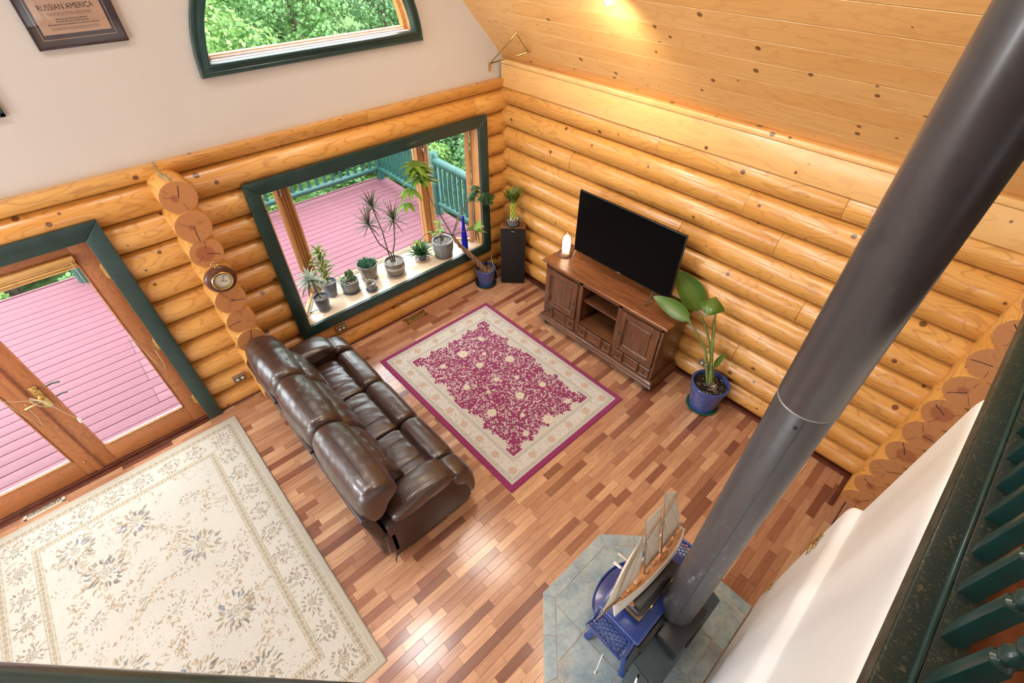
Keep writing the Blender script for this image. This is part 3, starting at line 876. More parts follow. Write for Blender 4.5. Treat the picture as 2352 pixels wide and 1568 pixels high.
def leaf_cloud(centers, radii, n, size, rng, squash=0.8, flat=0.0):
    """n folded leaf quads scattered in shells of the given blobs"""
    ci = rng.integers(0, len(centers), n)
    u = rng.normal(size=(n, 3)); u /= np.linalg.norm(u, axis=1)[:, None]
    rad = rng.uniform(0.45, 1.0, n)**0.6
    P = np.array(centers)[ci] + u*(np.array(radii)[ci]*rad)[:, None]*np.array([1, 1, squash])
    s = size*rng.uniform(0.6, 1.3, n)
    nrm = u*0.7 + np.array([0, -0.35, 0.7]) + rng.normal(size=(n, 3))*0.55
    nrm /= np.linalg.norm(nrm, axis=1)[:, None]
    t = np.cross(nrm, rng.normal(size=(n, 3))); t /= np.linalg.norm(t, axis=1)[:, None]
    b = np.cross(nrm, t)
    w = 0.36
    V = np.empty((n, 4, 3))
    V[:, 0] = P - t*s[:, None]*0.5
    V[:, 1] = P + b*(s*w)[:, None] + nrm*(s*0.08)[:, None]
    V[:, 2] = P + t*s[:, None]*0.5 - nrm*(s*0.12)[:, None]
    V[:, 3] = P - b*(s*w)[:, None] + nrm*(s*0.08)[:, None]
    F = np.arange(n*4).reshape(n, 4)
    return V.reshape(-1, 3), F

def tree(x, y, zb, h, rx, mat, n, size, seed, label, name='leafy_tree', cat='tree', group=None):
    rng = np.random.default_rng(seed)
    t = thing(name, label, cat, (x, y, zb), group=group)
    k = max(8, int(h*5))
    cs_ = []; rs = []
    for i in range(k):
        f = (i+0.5)/k
        prof = math.sin(PI*min(1, 0.18+f*0.9))**0.7
        a = rng.uniform(0, 2*PI); q = rx*prof*rng.uniform(0.2, 0.85)
        cs_.append((q*math.cos(a), q*math.sin(a), h*(0.08+0.9*f))); rs.append(rx*rng.uniform(0.28, 0.5))
    V, F = leaf_cloud(cs_, rs, n, size, rng)
    put('crown', fast_mesh('crown', V, F, mat), t)
    tr = MB()
    tr.tube([(0, 0, -0.3), (0.05, 0.02, h*0.3), (-0.03, 0.05, h*0.65), (0.02, 0, h*0.9)], [0.07+0.012*h, 0.05+0.01*h, 0.035, 0.012], 8)
    for c in cs_[::2]:
        tr.tube([(0, 0, max(0.05, c[2]-0.5*abs(c[0])-0.25)), (c[0]*0.6, c[1]*0.6, c[2]-0.1), c], [0.025, 0.016, 0.006], 5)
    tr.build('trunk', BARK, t, True)
    return t
TREES = [
 # x, y, zb, h, rx, mat, n, size, label
 (-3.6, 9.2, -0.8, 7.0, 2.0, 0, 20000, 0.105, 'dense green alder seen at the left side of the half round window'),
 (-0.9, 9.6, -0.8, 7.4, 2.1, 1, 20000, 0.105, 'bright green tree filling the middle of the half round window'),
 (1.9, 10.2, -0.8, 7.2, 2.1, 0, 20000, 0.105, 'green alder right of centre behind the half round window'),
 (4.8, 10.6, -0.8, 7.6, 2.2, 2, 20000, 0.105, 'darker feathery tree at the right edge of the half round window'),
 (-6.6, 10.0, -0.8, 6.5, 2.1, 1, 5000, 0.15, 'green tree far left behind the gable wall'),
 (-2.2, 12.6, -0.6, 9.0, 2.6, 2, 9000, 0.17, 'tall tree standing behind the other trees at left'),
 (2.6, 13.4, -0.6, 9.0, 2.8, 1, 9000, 0.17, 'tall tree standing behind the other trees at right'),
 (7.6, 12.0, -0.6, 8.5, 2.6, 0, 7000, 0.17, 'tall alder farthest right beyond the deck'),
 (2.9, 5.0, -1.0, 3.6, 1.4, 2, 11000, 0.085, 'light green feathery tree beyond the deck corner post'),
 (2.5, 2.3, -1.0, 3.4, 1.3, 2, 11000, 0.085, 'feathery evergreen seen above the railing at the right of the bay window'),
 (4.4, 3.6, -1.0, 4.6, 1.6, 0, 9000, 0.11, 'green tree behind the right hand railing'),
]
for i, a in enumerate(TREES):
    tree(a[0], a[1], a[2], a[3], a[4], LEAFS[a[5]], a[6], a[7], 100+i, a[8], group=None)
BUSH = [(-5.6, 5.6, 1.0, 0.9), (-4.3, 5.0, 0.9, 0.8), (-2.9, 5.0, 1.0, 0.8), (-1.5, 4.95, 1.1, 0.8), (-0.1, 5.0, 1.2, 0.8), (1.3, 4.8, 1.3, 0.8), (1.35, 3.4, 1.2, 0.7), (1.4, 1.8, 1.2, 0.7), (-3.6, 6.5, 1.5, 1.1), (-1.2, 6.6, 1.6, 1.1), (1.2, 6.6, 1.7, 1.1)]
BLAB = ['leafy shrub beyond the deck edge seen through the left glass door', 'low shrub behind the green porch post', 'leafy shrub under the deck railing left of the bay mullion', 'leafy shrub under the deck railing behind the striped dracaena', 'leafy shrub under the railing near the deck corner', 'shrub outside the deck corner post', 'shrub outside the right hand railing near the corner', 'shrub outside the right hand railing near the house', 'taller shrub behind the railing at left', 'taller shrub behind the middle of the railing', 'taller shrub behind the deck corner']
for i, (x, y, h, r) in enumerate(BUSH):
    tree(x, y, -0.85, h, r, LEAFS[(i*2+1) % 3 if i % 3 else 1], 4200, 0.095, 200+i, BLAB[i], 'leafy_shrub', 'shrub')
# ================================================================== woven rugs (pile grid with woven colours)
def rug_mesh(name, x0, x1, y0, y1, step, colf, z=0.012):
    nx = int(round((x1-x0)/step)); ny = int(round((y1-y0)/step))
    X = np.linspace(x0, x1, nx+1); Y = np.linspace(y0, y1, ny+1)
    gx, gy = np.meshgrid(X, Y)
    edge = np.minimum(np.minimum(gx-x0, x1-gx), np.minimum(gy-y0, y1-gy))
    gz = z*np.clip(edge/0.006, 0.25, 1.0) + RNG.normal(0, 0.00035, gx.shape)
    V = np.stack([gx, gy, gz], -1).reshape(-1, 3)
    i = np.arange(nx*ny); r = i//nx; c = i % nx; a = r*(nx+1)+c
    F = np.stack([a, a+1, a+nx+2, a+nx+1], 1)
    col = colf(gx-(x0+x1)/2, gy-(y0+y1)/2, (x1-x0)/2, (y1-y0)/2).reshape(-1, 3)
    col = np.clip(col*(1+RNG.normal(0, 0.035, (len(col), 1))), 0, 1)
    g = G(name+'_pile')
    at = g.n('ShaderNodeVertexColor', {'layer_name': 'weave'})
    m = g.pbr(at.outputs[0], 0.95, 0, None, 0.15, 0, 0.1, None, 0, 0.25)
    me = fast_mesh(name, V, F, m, True)
    ca_ = me.color_attributes.new('weave', 'FLOAT_COLOR', 'POINT')
    ca_.data.foreach_set('color', np.concatenate([col, np.ones((len(col), 1))], 1).astype(np.float32).ravel())
    return me

def vnoise(x, y, s, seed):
    """value noise on numpy arrays"""
    r = np.random.default_rng(seed).random((256, 256))
    u, v = x*s+64.3, y*s+51.7
    i, j = np.floor(u).astype(int), np.floor(v).astype(int)
    f, h = u-i, v-j
    f = f*f*(3-2*f); h = h*h*(3-2*h)
    R = lambda a, b: r[a % 256, b % 256]
    return (R(i, j)*(1-f)+R(i+1, j)*f)*(1-h) + (R(i, j+1)*(1-f)+R(i+1, j+1)*f)*h
def win(x, y, cx, cy, r):
    dx = x[0, 1]-x[0, 0]; dy = y[1, 0]-y[0, 0]
    i0 = max(0, int((cx-r-x[0, 0])/dx)); i1 = min(x.shape[1], int((cx+r-x[0, 0])/dx)+2)
    j0 = max(0, int((cy-r-y[0, 0])/dy)); j1 = min(x.shape[0], int((cy+r-y[0, 0])/dy)+2)
    return (slice(j0, j1), slice(i0, i1)) if i1 > i0 and j1 > j0 else None
def paint(col, mask, c):
    m = np.clip(mask, 0, 1)[..., None]
    return col*(1-m) + np.array(c)*m
def rosette(col, x, y, cx, cy, r, cols, k=8, ph=0.0):
    """flower: outer ring, petals, core"""
    sl = win(x, y, cx, cy, r*1.25)
    if sl is None: return col
    dx, dy = x[sl]-cx, y[sl]-cy
    d = np.hypot(dx, dy)/r; a = np.arctan2(dy, dx)+ph
    sub = col[sl]
    lob = 1.0 + 0.10*np.cos(k*a)
    sub = paint(sub, (d < lob).astype(float)*0.95, cols[0])
    sub = paint(sub, ((d > lob*0.80) & (d < lob*0.93)).astype(float)*0.85, cols[1])
    sub = paint(sub, ((d < 0.66*lob) & (np.cos(k*a*1.0) > 0.1) & (d > 0.3)).astype(float)*0.8, cols[2])
    sub = paint(sub, ((d > 0.2) & (d < 0.30)).astype(float)*0.9, cols[1])
    col[sl] = sub
    return col
def curls(col, x, y, n, hx, hy, rng, L, w, cols, inside=None, strength=0.9, ox=0.0, oy=0.0):
    """small curved leaves and stems scattered over the field"""
    for _ in range(n):
        cx, cy = ox+rng.uniform(-hx, hx), oy+rng.uniform(-hy, hy)
        if inside is not None and not inside(cx, cy): continue
        l = L*rng.uniform(0.5, 1.2)
        sl = win(x, y, cx, cy, l*1.1)
        if sl is None: continue
        a = rng.uniform(0, 2*PI); kx = rng.uniform(-1.0, 1.0)
        dx, dy = x[sl]-cx, y[sl]-cy
        u = dx*math.cos(a)+dy*math.sin(a); v = -dx*math.sin(a)+dy*math.cos(a)
        v = v - kx*u*u/l
        ww = w*(1-(u/l)**2)
        m = ((np.abs(u) < l*0.5) & (np.abs(v) < ww)).astype(float)*strength
        sub = col[sl]; sub = paint(sub, m, cols[rng.integers(0, len(cols))]); col[sl] = sub
    return col

PUR = (0.235, 0.028, 0.10); IVO = (0.54, 0.515, 0.465); TAN = (0.36, 0.25, 0.14); GRY = (0.24, 0.25, 0.24); CRM = (0.66, 0.60, 0.51); ROSE = (0.48, 0.22, 0.19); SAGE = (0.28, 0.28, 0.17)
def purple_col(x, y, hx, hy):
    rng = np.random.default_rng(21)
    ex, ey = hx-np.abs(x), hy-np.abs(y)
    e = np.minimum(ex, ey)
    col = np.zeros(x.shape+(3,)); col[:] = PUR
    # ivory border
    col = paint(col, (e > 0.058).astype(float), IVO)
    bx, by = hx-0.158, hy-0.158
    # border motifs
    col = curls(col, x, y, 2600, hx, hy, rng, 0.022, 0.0034, [TAN, GRY, SAGE, ROSE, (0.2, 0.13, 0.2)], lambda a, b: 0.08 < min(hx-abs(a), hy-abs(b)) < 0.215, 0.75)
    for k in range(6):
        t = lerp(-bx, bx, k/5)
        for s in (-1, 1):
            col = rosette(col, x, y, t, s*by, 0.040 if k % 1 == 0 else 0.03, [(0.50, 0.43, 0.33), TAN, ROSE], 8)
    for k in range(1, 8):
        t = lerp(-by, by, k/8)
        for s in (-1, 1):
            col = rosette(col, x, y, s*bx, t, 0.040, [(0.50, 0.43, 0.33), TAN, ROSE], 8)
    for (d, w, c) in ((0.064, 0.003, TAN), (0.082, 0.0035, GRY), (0.098, 0.003, TAN), (0.222, 0.003, GRY), (0.234, 0.004, TAN), (0.252, 0.0035, GRY)):
        col = paint(col, (np.abs(e-d) < w).astype(float)*0.75, c)
    dots = ((np.abs(e-0.073) < 0.005) | (np.abs(e-0.243) < 0.006)) & (np.mod((x+y)/0.022, 1) < 0.4)
    col = paint(col, dots.astype(float)*0.7, GRY)
    # inner frame e=0.255; ivory spandrel lobes bite into the plum field
    fx, fy = hx-0.268, hy-0.268
    field = (np.abs(x) < fx) & (np.abs(y) < fy)
    lobe = np.zeros(x.shape, bool)
    for s_ in (-1, 1):
        for (t, r) in ((-0.78, .075), (-0.56, .05), (-0.36, .085), (-0.14, .045), (0.14, .045), (0.36, .085), (0.56, .05), (0.78, .075), (-0.25, .05), (0.25, .05), (-.67, .06), (.67, .06)):
            lobe |= np.hypot(x-s_*(fx+0.012), y-t*fy) < r*(1+0.12*np.cos(9*np.arctan2(y-t*fy, x-s_*fx)))
        for (t, r) in ((-0.66, .07), (-0.40, .05), (-0.20, .075), (0.20, .075), (0.40, .05), (0.66, .07), (0.0, 0.04)):
            lobe |= np.hypot(x-t*fx, y-s_*(fy+0.012)) < r*(1+0.12*np.cos(9*np.arctan2(y-s_*fy, x-t*fx)))
    field &= ~lobe
    col = paint(col, ((e > 0.262) & ~field).astype(float)*0.8, (0.50, 0.46, 0.39))
    col = paint(col, field.astype(float), PUR)
    def inf(a, b): return abs(a) < fx*0.97 and abs(b) < fy*0.97
    fm = field.astype(float)[..., None]
    lay = col.copy()
    lay = curls(lay, x, y, 3000, fx, fy, rng, 0.026, 0.0042, [IVO, CRM, (0.58, 0.42, 0.42), IVO], inf, 0.95)
    lay = curls(lay, x, y, 1800, fx, fy, rng, 0.030, 0.0026, [SAGE, GRY, (0.16, 0.02, 0.07)], inf, 0.8)
    for (px, py, r) in ((-0.02, 0.42, 0.068), (0.24, 0.10, 0.062), (-0.24, 0.10, 0.045), (0.0, 0.0, 0.038), (0.02, -0.26, 0.058), (-0.26, -0.24, 0.062), (0.24, -0.30, 0.045), (0.02, -0.58, 0.072), (-0.24, 0.42, 0.04), (0.22, 0.46, 0.036), (0.0, 0.22, 0.05), (-0.2, -0.56, 0.04), (0.26, -0.56, 0.04), (0.0, 0.66, 0.036), (-0.14, -0.06, 0.03), (0.14, -0.1, 0.03), (-0.30, 0.64, 0.032), (0.30, 0.66, 0.032), (0.12, 0.3, 0.03), (-0.1, -0.42, 0.03)):
        lay = rosette(lay, x, y, px*1.32, py*1.32, r*0.85, [CRM, TAN, (0.50, 0.44, 0.30)], 9)
    col = col*(1-fm)+lay*fm
    lay = curls(col.copy(), x, y, 700, fx, fy, rng, 0.02, 0.003, [TAN, ROSE, GRY, SAGE], None, 0.7)
    sm = ((e > 0.262) & ~field).astype(float)[..., None]
    return col*(1-sm)+lay*sm
pr = tag(put('area_rug', rug_mesh('area_rug', -2.378, -0.776, -2.716, -0.488, 0.0042, purple_col)), 'plum and ivory floral area rug between sofa and television', 'rug')

CRE = (0.455, 0.42, 0.36); TAU = (0.24, 0.195, 0.135); DKB = (0.115, 0.10, 0.09); OLV = (0.27, 0.23, 0.15); BRN = (0.23, 0.135, 0.085); SLT = (0.14, 0.15, 0.18)
def cream_col(x, y, hx, hy):
    rng = np.random.default_rng(33)
    e = np.minimum(hx-np.abs(x), hy-np.abs(y))
    alongx = (hy-np.abs(y)) < (hx-np.abs(x))
    s = np.where(alongx, x, y)
    col = np.zeros(x.shape+(3,)); col[:] = CRE
    n1 = vnoise(x, y, 3.0, 4)
    col *= (0.96+0.08*n1)[..., None]
    def guard(col, d0, d1):
        w = d1-d0; m = (e > d0) & (e < d1)
        col = paint(col, m.astype(float), (0.38, 0.32, 0.23))
        t = (e-d0)/w
        col = paint(col, (m & ((t < 0.30) | (t > 0.70))).astype(float)*0.8, (0.28, 0.24, 0.17))
        for c0 in (0.15, 0.85):
            dd = np.hypot((np.mod(s/0.021, 1)-0.5)*0.021, (t-c0)*w)
            col = paint(col, (m & (dd < 0.0065)).astype(float)*0.9, (0.55, 0.50, 0.42)); col = paint(col, (m & (dd < 0.003)).astype(float)*0.9, DKB)
        dd = np.hypot((np.mod(s/0.047, 1)-0.5)*0.047, (t-0.5)*w)
        col = paint(col, (m & (dd < 0.012)).astype(float)*0.8, (0.52, 0.42, 0.26)); col = paint(col, (m & (np.abs(dd-0.012) < 0.0025)).astype(float)*0.8, DKB); col = paint(col, (m & (dd < 0.0045)).astype(float), DKB)
        for c0 in (0.0, 0.30, 0.70, 1.0):
            col = paint(col, (np.abs(t-c0)*w < 0.0025).astype(float)*0.8, (0.47, 0.43, 0.35))
        return col
    col = paint(col, (e < 0.055).astype(float), (0.40, 0.355, 0.28))
    col = guard(col, 0.055, 0.125)
    col = guard(col, 0.305, 0.365)
    # main border: large palmettes with leaf sprays
    bin_ = lambda a, b: 0.13 < min(hx-abs(a), hy-abs(b)) < 0.30
    bx, by = hx-0.215, hy-0.215
    pos = [(t, s_*by) for t in np.linspace(-bx, bx, 8) for s_ in (-1, 1)] + [(s_*bx, t) for t in np.linspace(-by, by, 11)[1:-1] for s_ in (-1, 1)]
    def spray(col, cx, cy, R, n, cols, k0=0.0, inside=None):
        for j in range(n):
            a = k0+2*PI*j/n + rng.uniform(-0.12, 0.12); r = R*rng.uniform(0.55, 1.0)
            px, py = cx+r*math.cos(a), cy+r*math.sin(a)
            if inside is not None and not inside(px, py): continue
            l = R*0.26; w = R*0.055
            sl = win(x, y, px, py, l)
            if sl is None: continue
            dx, dy = x[sl]-px, y[sl]-py
            u = dx*math.cos(a)+dy*math.sin(a); v = -dx*math.sin(a)+dy*math.cos(a)+rng.uniform(-1, 1)*u*u/l
            m = ((np.abs(u) < l*0.6) & (np.abs(v) < w*(1-(u/l)**2))).astype(float)*0.85
            sub = col[sl]; col[sl] = paint(sub, m, cols[rng.integers(0, len(cols))])
        return col
    for i, (px, py) in enumerate(pos):
        col = spray(col, px, py, 0.088, 26, [TAU, OLV, BRN, DKB, TAU], 0.1*i, bin_)
        col = rosette(col, x, y, px, py, 0.030 if i % 2 else 0.038, [(0.44, 0.39, 0.31), DKB if i % 3 else SLT, TAU], 6)
    col = curls(col, x, y, 1700, hx, hy, rng, 0.035, 0.0045, [TAU, OLV, BRN, (0.42, 0.34, 0.22)], bin_, 0.8)
    fi = lambda a, b: min(hx-abs(a), hy-abs(b)) > 0.375
    def inw(a): return lambda p, q: fi(p, q)
    # flowering vines
    for k in range(60):
        cx, cy = -hx+.42+(k % 6)*(2*hx-.84)/5+rng.uniform(-.06, .06), -hy+.42+(k//6)*(2*hy-.84)/9+rng.uniform(-.06, .06); a = rng.uniform(0, 2*PI)
        for j in range(26):
            a += rng.normal(0, 0.06)+0.055*(1 if k % 2 else -1)
            cx += 0.012*math.cos(a); cy += 0.012*math.sin(a)
            if not fi(cx, cy): break
            sl = win(x, y, cx, cy, 0.014)
            d = np.hypot(x[sl]-cx, y[sl]-cy); sub = col[sl]; col[sl] = paint(sub, (d < 0.0032).astype(float)*0.55, (0.42, 0.34, 0.22))
            if j % 6 == 3:
                px, py = cx+0.028*math.cos(a+1.6), cy+0.028*math.sin(a+1.6)
                if fi(px, py): col = rosette(col, x, y, px, py, rng.uniform(0.010, 0.018), [(0.55, 0.45, 0.33), DKB, BRN], 5)
            if j % 4 == 1:
                col = curls(col, x, y, 2, 0.03, 0.03, rng, 0.038, 0.0046, [TAU, OLV, BRN, (0.33, 0.26, 0.17)], None, 0.8, cx, cy)
    big = [(-0.30, 0.55, 0), (0.32, 0.28, 1), (0.02, -0.12, 2), (-0.36, -0.32, 1), (0.36, -0.42, 0), (-0.02, 0.86, 1), (0.36, 0.78, 2), (-0.42, 0.18, 2), (0.02, -0.68, 0), (0.34, -0.92, 1), (-0.34, -0.86, 2), (-0.44, 0.90, 1), (0.50, -0.06, 2), (-0.05, 0.38, 2)]
    for i, (px, py, t) in enumerate(big):
        R = (0.15, 0.14, 0.075)[t]
        col = spray(col, px, py, R, 40 if t < 2 else 18, [TAU, DKB, (0.40, 0.32, 0.22), SLT, OLV, TAU], 0.3*i, fi)
        col = spray(col, px, py, R*0.6, 20 if t < 2 else 10, [TAU, SLT, (0.45, 0.36, 0.25), BRN], 0.3*i, fi)
        col = rosette(col, x, y, px, py, R*(0.30 if t == 0 else 0.24), [(0.45, 0.40, 0.32), SLT, (0.33, 0.27, 0.18)], 8)
    for gi in np.arange(-hx+0.45, hx-0.40, 0.145):
        for gj in np.arange(-hy+0.45, hy-0.40, 0.145):
            px, py = gi+rng.uniform(-.05, .05), gj+rng.uniform(-.05, .05)
            if min(math.hypot(px-b[0], py-b[1]) for b in big) < 0.13 or not fi(px, py): continue
            col = spray(col, px, py, rng.uniform(0.035, 0.065), int(rng.integers(6, 13)), [TAU, OLV, BRN, (0.34, 0.27, 0.18), SLT], rng.uniform(0, 6), fi)
            if rng.random() < 0.6: col = rosette(col, x, y, px, py, rng.uniform(0.009, 0.016), [(0.45, 0.37, 0.27), DKB, BRN], 5)
    return col
cr = tag(put('large_rug', rug_mesh('large_rug', -5.885, -3.866, -3.062, -0.165, 0.0044, cream_col)), 'large cream rug with taupe flowers and bordered edge before the glass doors', 'rug')
# ================================================================== leather sofa
def mk_leather():
    g = G('dark_brown_leather')
    v = g.coord((1, 1, 1), 20)
    a = g.noise(g.scale(v, (1.0, 1.0, 1.0)), 9, 3, 0.6, 0.8)
    b = g.vor(v, 170).outputs['Distance']
    c = g.mix(a, (0.026, 0.0105, 0.0075), (0.050, 0.021, 0.014))
    h = g.math('ADD', g.math('MULTIPLY', a, 1.0), g.math('MULTIPLY', b, 0.06))
    return g.pbr(c, g.math('ADD', g.math('MULTIPLY', a, 0.15), 0.27), 0, g.bump(h, 0.35, 0.012), 0.9, 0.5, 0.22)
LEATHER = mk_leather()
VINYL = simple('sofa_back_vinyl', (0.040, 0.020, 0.017), 0.38, var=0.2, scale=30)
STITCH = simple('sofa_stitch', (0.012, 0.006, 0.005), 0.6)

def pillow(prof, y0, y1, rnd=0.06, n=14, crown=0.0, wr=0.0, seed=0, px=2.2):
    """closed (x,z) profile swept along y, ends rounded like a stuffed cushion"""
    rng = np.random.default_rng(seed)
    P = np.array(prof, float)
    # smooth closed profile (Chaikin)
    for _ in range(2):
        Q = np.roll(P, -1, 0)
        P = np.stack([0.75*P+0.25*Q, 0.25*P+0.75*Q], 1).reshape(-1, 2)
    c = P.mean(0)
    L = y1-y0
    ts = []
    for i in range(5): ts.append(rnd*(1-math.cos(PI/2*i/5)))
    mid = np.linspace(rnd, L-rnd, n).tolist()
    ys = ts + mid + [L-t for t in reversed(ts)]
    rows = []
    size = max(P[:, 0].ptp() if hasattr(P[:, 0], 'ptp') else np.ptp(P[:, 0]), np.ptp(P[:, 1]))
    nrm = (P-c)
    ln = np.linalg.norm(nrm, axis=1)[:, None]
    for yy in ys:
        d = min(yy, L-yy)
        if d < rnd:
            q = 1-d/rnd
            ins = rnd*(1-math.sqrt(max(0.0, 1-q**2)))
        else: ins = 0.0
        bulge = crown*math.sin(PI*yy/L)
        R = P - nrm/ln*np.minimum(ins, ln*0.92) + nrm/ln*bulge
        if wr:
            ph = rng.uniform(0, 6.28, 3)
            R = R + nrm/ln*(wr*(np.sin(yy*55+3*np.arange(len(P))/len(P)*6.28+seed)+0.7*np.sin(yy*31+seed*2))[:, None]*np.clip(1-ins/rnd, 0, 1)*0.5)
        rows.append([(p[0], y0+yy, p[1]) for p in R])
    mb = MB()
    m = len(P)
    vs = [p for r in rows for p in r]
    fs = [(i*m+k, (i+1)*m+k, (i+1)*m+(k+1) % m, i*m+(k+1) % m) for i in range(len(rows)-1) for k in range(m)]
    fs += [tuple(range(m)), tuple((len(rows)-1)*m+k for k in range(m-1, -1, -1))]
    mb.add(vs, fs)
    return mb
SX, SY = -3.1, -1.42       # sofa origin on the floor
sofa = thing('sofa', 'dark brown leather three seat reclining sofa', 'sofa', (SX, SY, 0))
def sp(prof): return [(x-SX, z) for x, z in prof]
def sbuild(name, mb, mat=LEATHER, parent=sofa, smooth=True, ang=60):
    o = mb.build(name, mat, parent, smooth, ang)
    bm = bmesh.new(); bm.from_mesh(o.data); bmesh.ops.recalc_face_normals(bm, faces=bm.faces[:]); bm.to_mesh(o.data); bm.free()
    if smooth: o.data.polygons.foreach_set('use_smooth', [True]*len(o.data.polygons)); o.data.set_sharp_from_angle(angle=math.radians(ang))
    return o
seatY = [(-0.585, -1.155), (-1.160, -1.740), (-1.745, -2.285)]
backY = [(-0.40, -1.06), (-1.06, -1.725), (-1.725, -2.50)]
sbuild('base', MB().bbox(-0.40, 0.36, -1.02, 1.02, 0.04, 0.34, 0.01), VINYL)
for k, (a, b) in enumerate(seatY):
    sbuild('seat_cushion', pillow(sp([(-3.24, 0.30), (-3.24, 0.46), (-3.10, 0.475), (-2.95, 0.478), (-2.86, 0.455), (-2.83, 0.40), (-2.84, 0.30)]), b-SY+0.004, a-SY-0.004, 0.035, 26, 0.012, 0.006, k+1))
    f = sbuild('footrest_cushion', pillow(sp([(-2.855, 0.34), (-2.865, 0.43), (-2.82, 0.500), (-2.73, 0.505), (-2.655, 0.465), (-2.622, 0.38), (-2.618, 0.24), (-2.64, 0.10), (-2.70, 0.10), (-2.76, 0.20)]), b-SY+0.003, a-SY-0.003, 0.045, 20, 0.008, 0.002, k+5))
    for yy in ((a*0.72+b*0.28), (a*0.28+b*0.72)):
        MB().tube([(-3.16-SX, yy-SY, 0.487), (-3.05-SX, yy-SY, 0.490), (-2.93-SX, yy-SY, 0.488), (-2.87-SX, yy-SY, 0.472)], 0.0025, 5).build('seam', STITCH, sofa, True)
for k, (a, b) in enumerate(backY):
    la, lb = max(b, -2.30)-SY+0.006, min(a, -0.56)-SY-0.006
    sbuild('lumbar_cushion', pillow(sp([(-3.30, 0.42), (-3.11, 0.43), (-3.09, 0.53), (-3.13, 0.68), (-3.19, 0.80), (-3.28, 0.85), (-3.37, 0.80), (-3.42, 0.60)]), la, lb, 0.06, 26, 0.015, 0.007, k+11))
    hc = sbuild('headrest_cushion', pillow(sp([(-3.33, 0.74), (-3.255, 0.80), (-3.250, 0.88), (-3.30, 0.955), (-3.39, 0.995), (-3.48, 0.985), (-3.535, 0.91), (-3.55, 0.80), (-3.53, 0.68), (-3.46, 0.60), (-3.38, 0.66)]), b-SY+0.004, a-SY-0.004, 0.06, 24, 0.022, 0.003, k+21))
    pts = lambda x, z: [(x-SX, lerp(b, a, t)-SY, z + 0.020*math.sin(PI*t)-0.05*(abs(2*t-1)**6)) for t in np.linspace(0.07, 0.93, 14)]
    MB().tube(pts(-3.425, 0.995), 0.0028, 5).build('seam', STITCH, hc, True)
    MB().tube(pts(-3.315, 0.962), 0.0026, 5).build('seam', STITCH, hc, True)
    # hard rear shell
    pr_ = [(-3.46, 0.10), (-3.40, 0.10), (-3.485, 0.74), (-3.565, 0.755), (-3.575, 0.735)]
    mb = MB(); q = sp(pr_); ya, yb = b-SY+0.012, a-SY-0.012
    n = len(q)
    mb.add([(x, ya, z) for x, z in q]+[(x, yb, z) for x, z in q], [tuple(range(n)), tuple(range(2*n-1, n-1, -1))]+[(i, n+i, n+(i+1) % n, (i+1) % n) for i in range(n)])
    o = sbuild('back_panel', mb, VINYL); bev(o, 0.008)
for k, (a, b) in enumerate(((-0.325, -0.575), (-2.29, -2.535))):
    s_ = 1 if k == 0 else -1
    out = a if k == 0 else b
    pp = sp([(-3.43, 0.03), (-2.72, 0.03), (-2.665, 0.08), (-2.66, 0.44), (-2.80, 0.54), (-3.30, 0.55), (-3.43, 0.50)])
    n = len(pp); yi, yo = (b+0.02, a-0.02)
    mb = MB(); mb.add([(x, yi-SY, z) for x, z in pp]+[(x, yo-SY, z) for x, z in pp], [tuple(range(n)), tuple(range(2*n-1, n-1, -1))]+[(i, n+i, n+(i+1) % n, (i+1) % n) for i in range(n)])
    o = sbuild('arm_body', mb, VINYL); bev(o, 0.014)
    sbuild('arm_pad', pillow(sp([(-3.36, 0.50), (-3.37, 0.58), (-3.22, 0.635), (-3.02, 0.645), (-2.88, 0.62), (-2.815, 0.56), (-2.83, 0.50), (-3.1, 0.47)]), b-SY, a-SY, 0.05, 14, 0.012, 0.003, 31+k))
    sbuild('arm_front_pad', pillow(sp([(-2.83, 0.42), (-2.84, 0.53), (-2.75, 0.535), (-2.67, 0.49), (-2.625, 0.40), (-2.612, 0.24), (-2.63, 0.13), (-2.68, 0.13), (-2.72, 0.30)]), b-SY+0.004, a-SY-0.004, 0.045, 12, 0.006, 0.002, 41+k))
MB().bbox(-3.47-SX, -3.36-SX, -2.515-SY, -2.30-SY, 0.10, 0.40, 0.03).build('hinge_cover', VINYL, sofa, True, 40)
for x in (-3.38, -2.76):
    for y in (-0.42, -2.44):
        MB().lathe([(0.025, 0), (0.03, 0.045)], x-SX, y-SY, 0, 12).build('foot', BLACKP, sofa, True, 40)
MB().tube([(-3.43-SX, -2.545-SY, 0.16), (-3.455-SX, -2.56-SY, 0.11), (-3.46-SX, -2.555-SY, 0.06)], 0.006, 6).build('release_pull', BLACKP, sofa, True)

# ================================================================== TV console
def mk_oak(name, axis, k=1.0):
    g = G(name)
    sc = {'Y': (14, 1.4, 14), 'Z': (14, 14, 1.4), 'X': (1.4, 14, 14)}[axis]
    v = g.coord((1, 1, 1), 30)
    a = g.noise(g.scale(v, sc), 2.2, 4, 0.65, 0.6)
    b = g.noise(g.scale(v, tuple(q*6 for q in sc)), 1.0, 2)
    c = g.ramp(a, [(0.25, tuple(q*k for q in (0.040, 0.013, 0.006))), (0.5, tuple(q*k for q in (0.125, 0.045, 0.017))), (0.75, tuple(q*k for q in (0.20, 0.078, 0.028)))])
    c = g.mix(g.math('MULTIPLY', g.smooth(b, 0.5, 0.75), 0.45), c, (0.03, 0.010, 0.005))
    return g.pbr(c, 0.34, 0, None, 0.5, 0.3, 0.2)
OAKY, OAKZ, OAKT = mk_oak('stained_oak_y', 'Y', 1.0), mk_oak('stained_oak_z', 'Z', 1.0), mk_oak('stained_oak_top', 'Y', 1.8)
OAKD = mk_oak('stained_oak_dark', 'Y', 0.35)
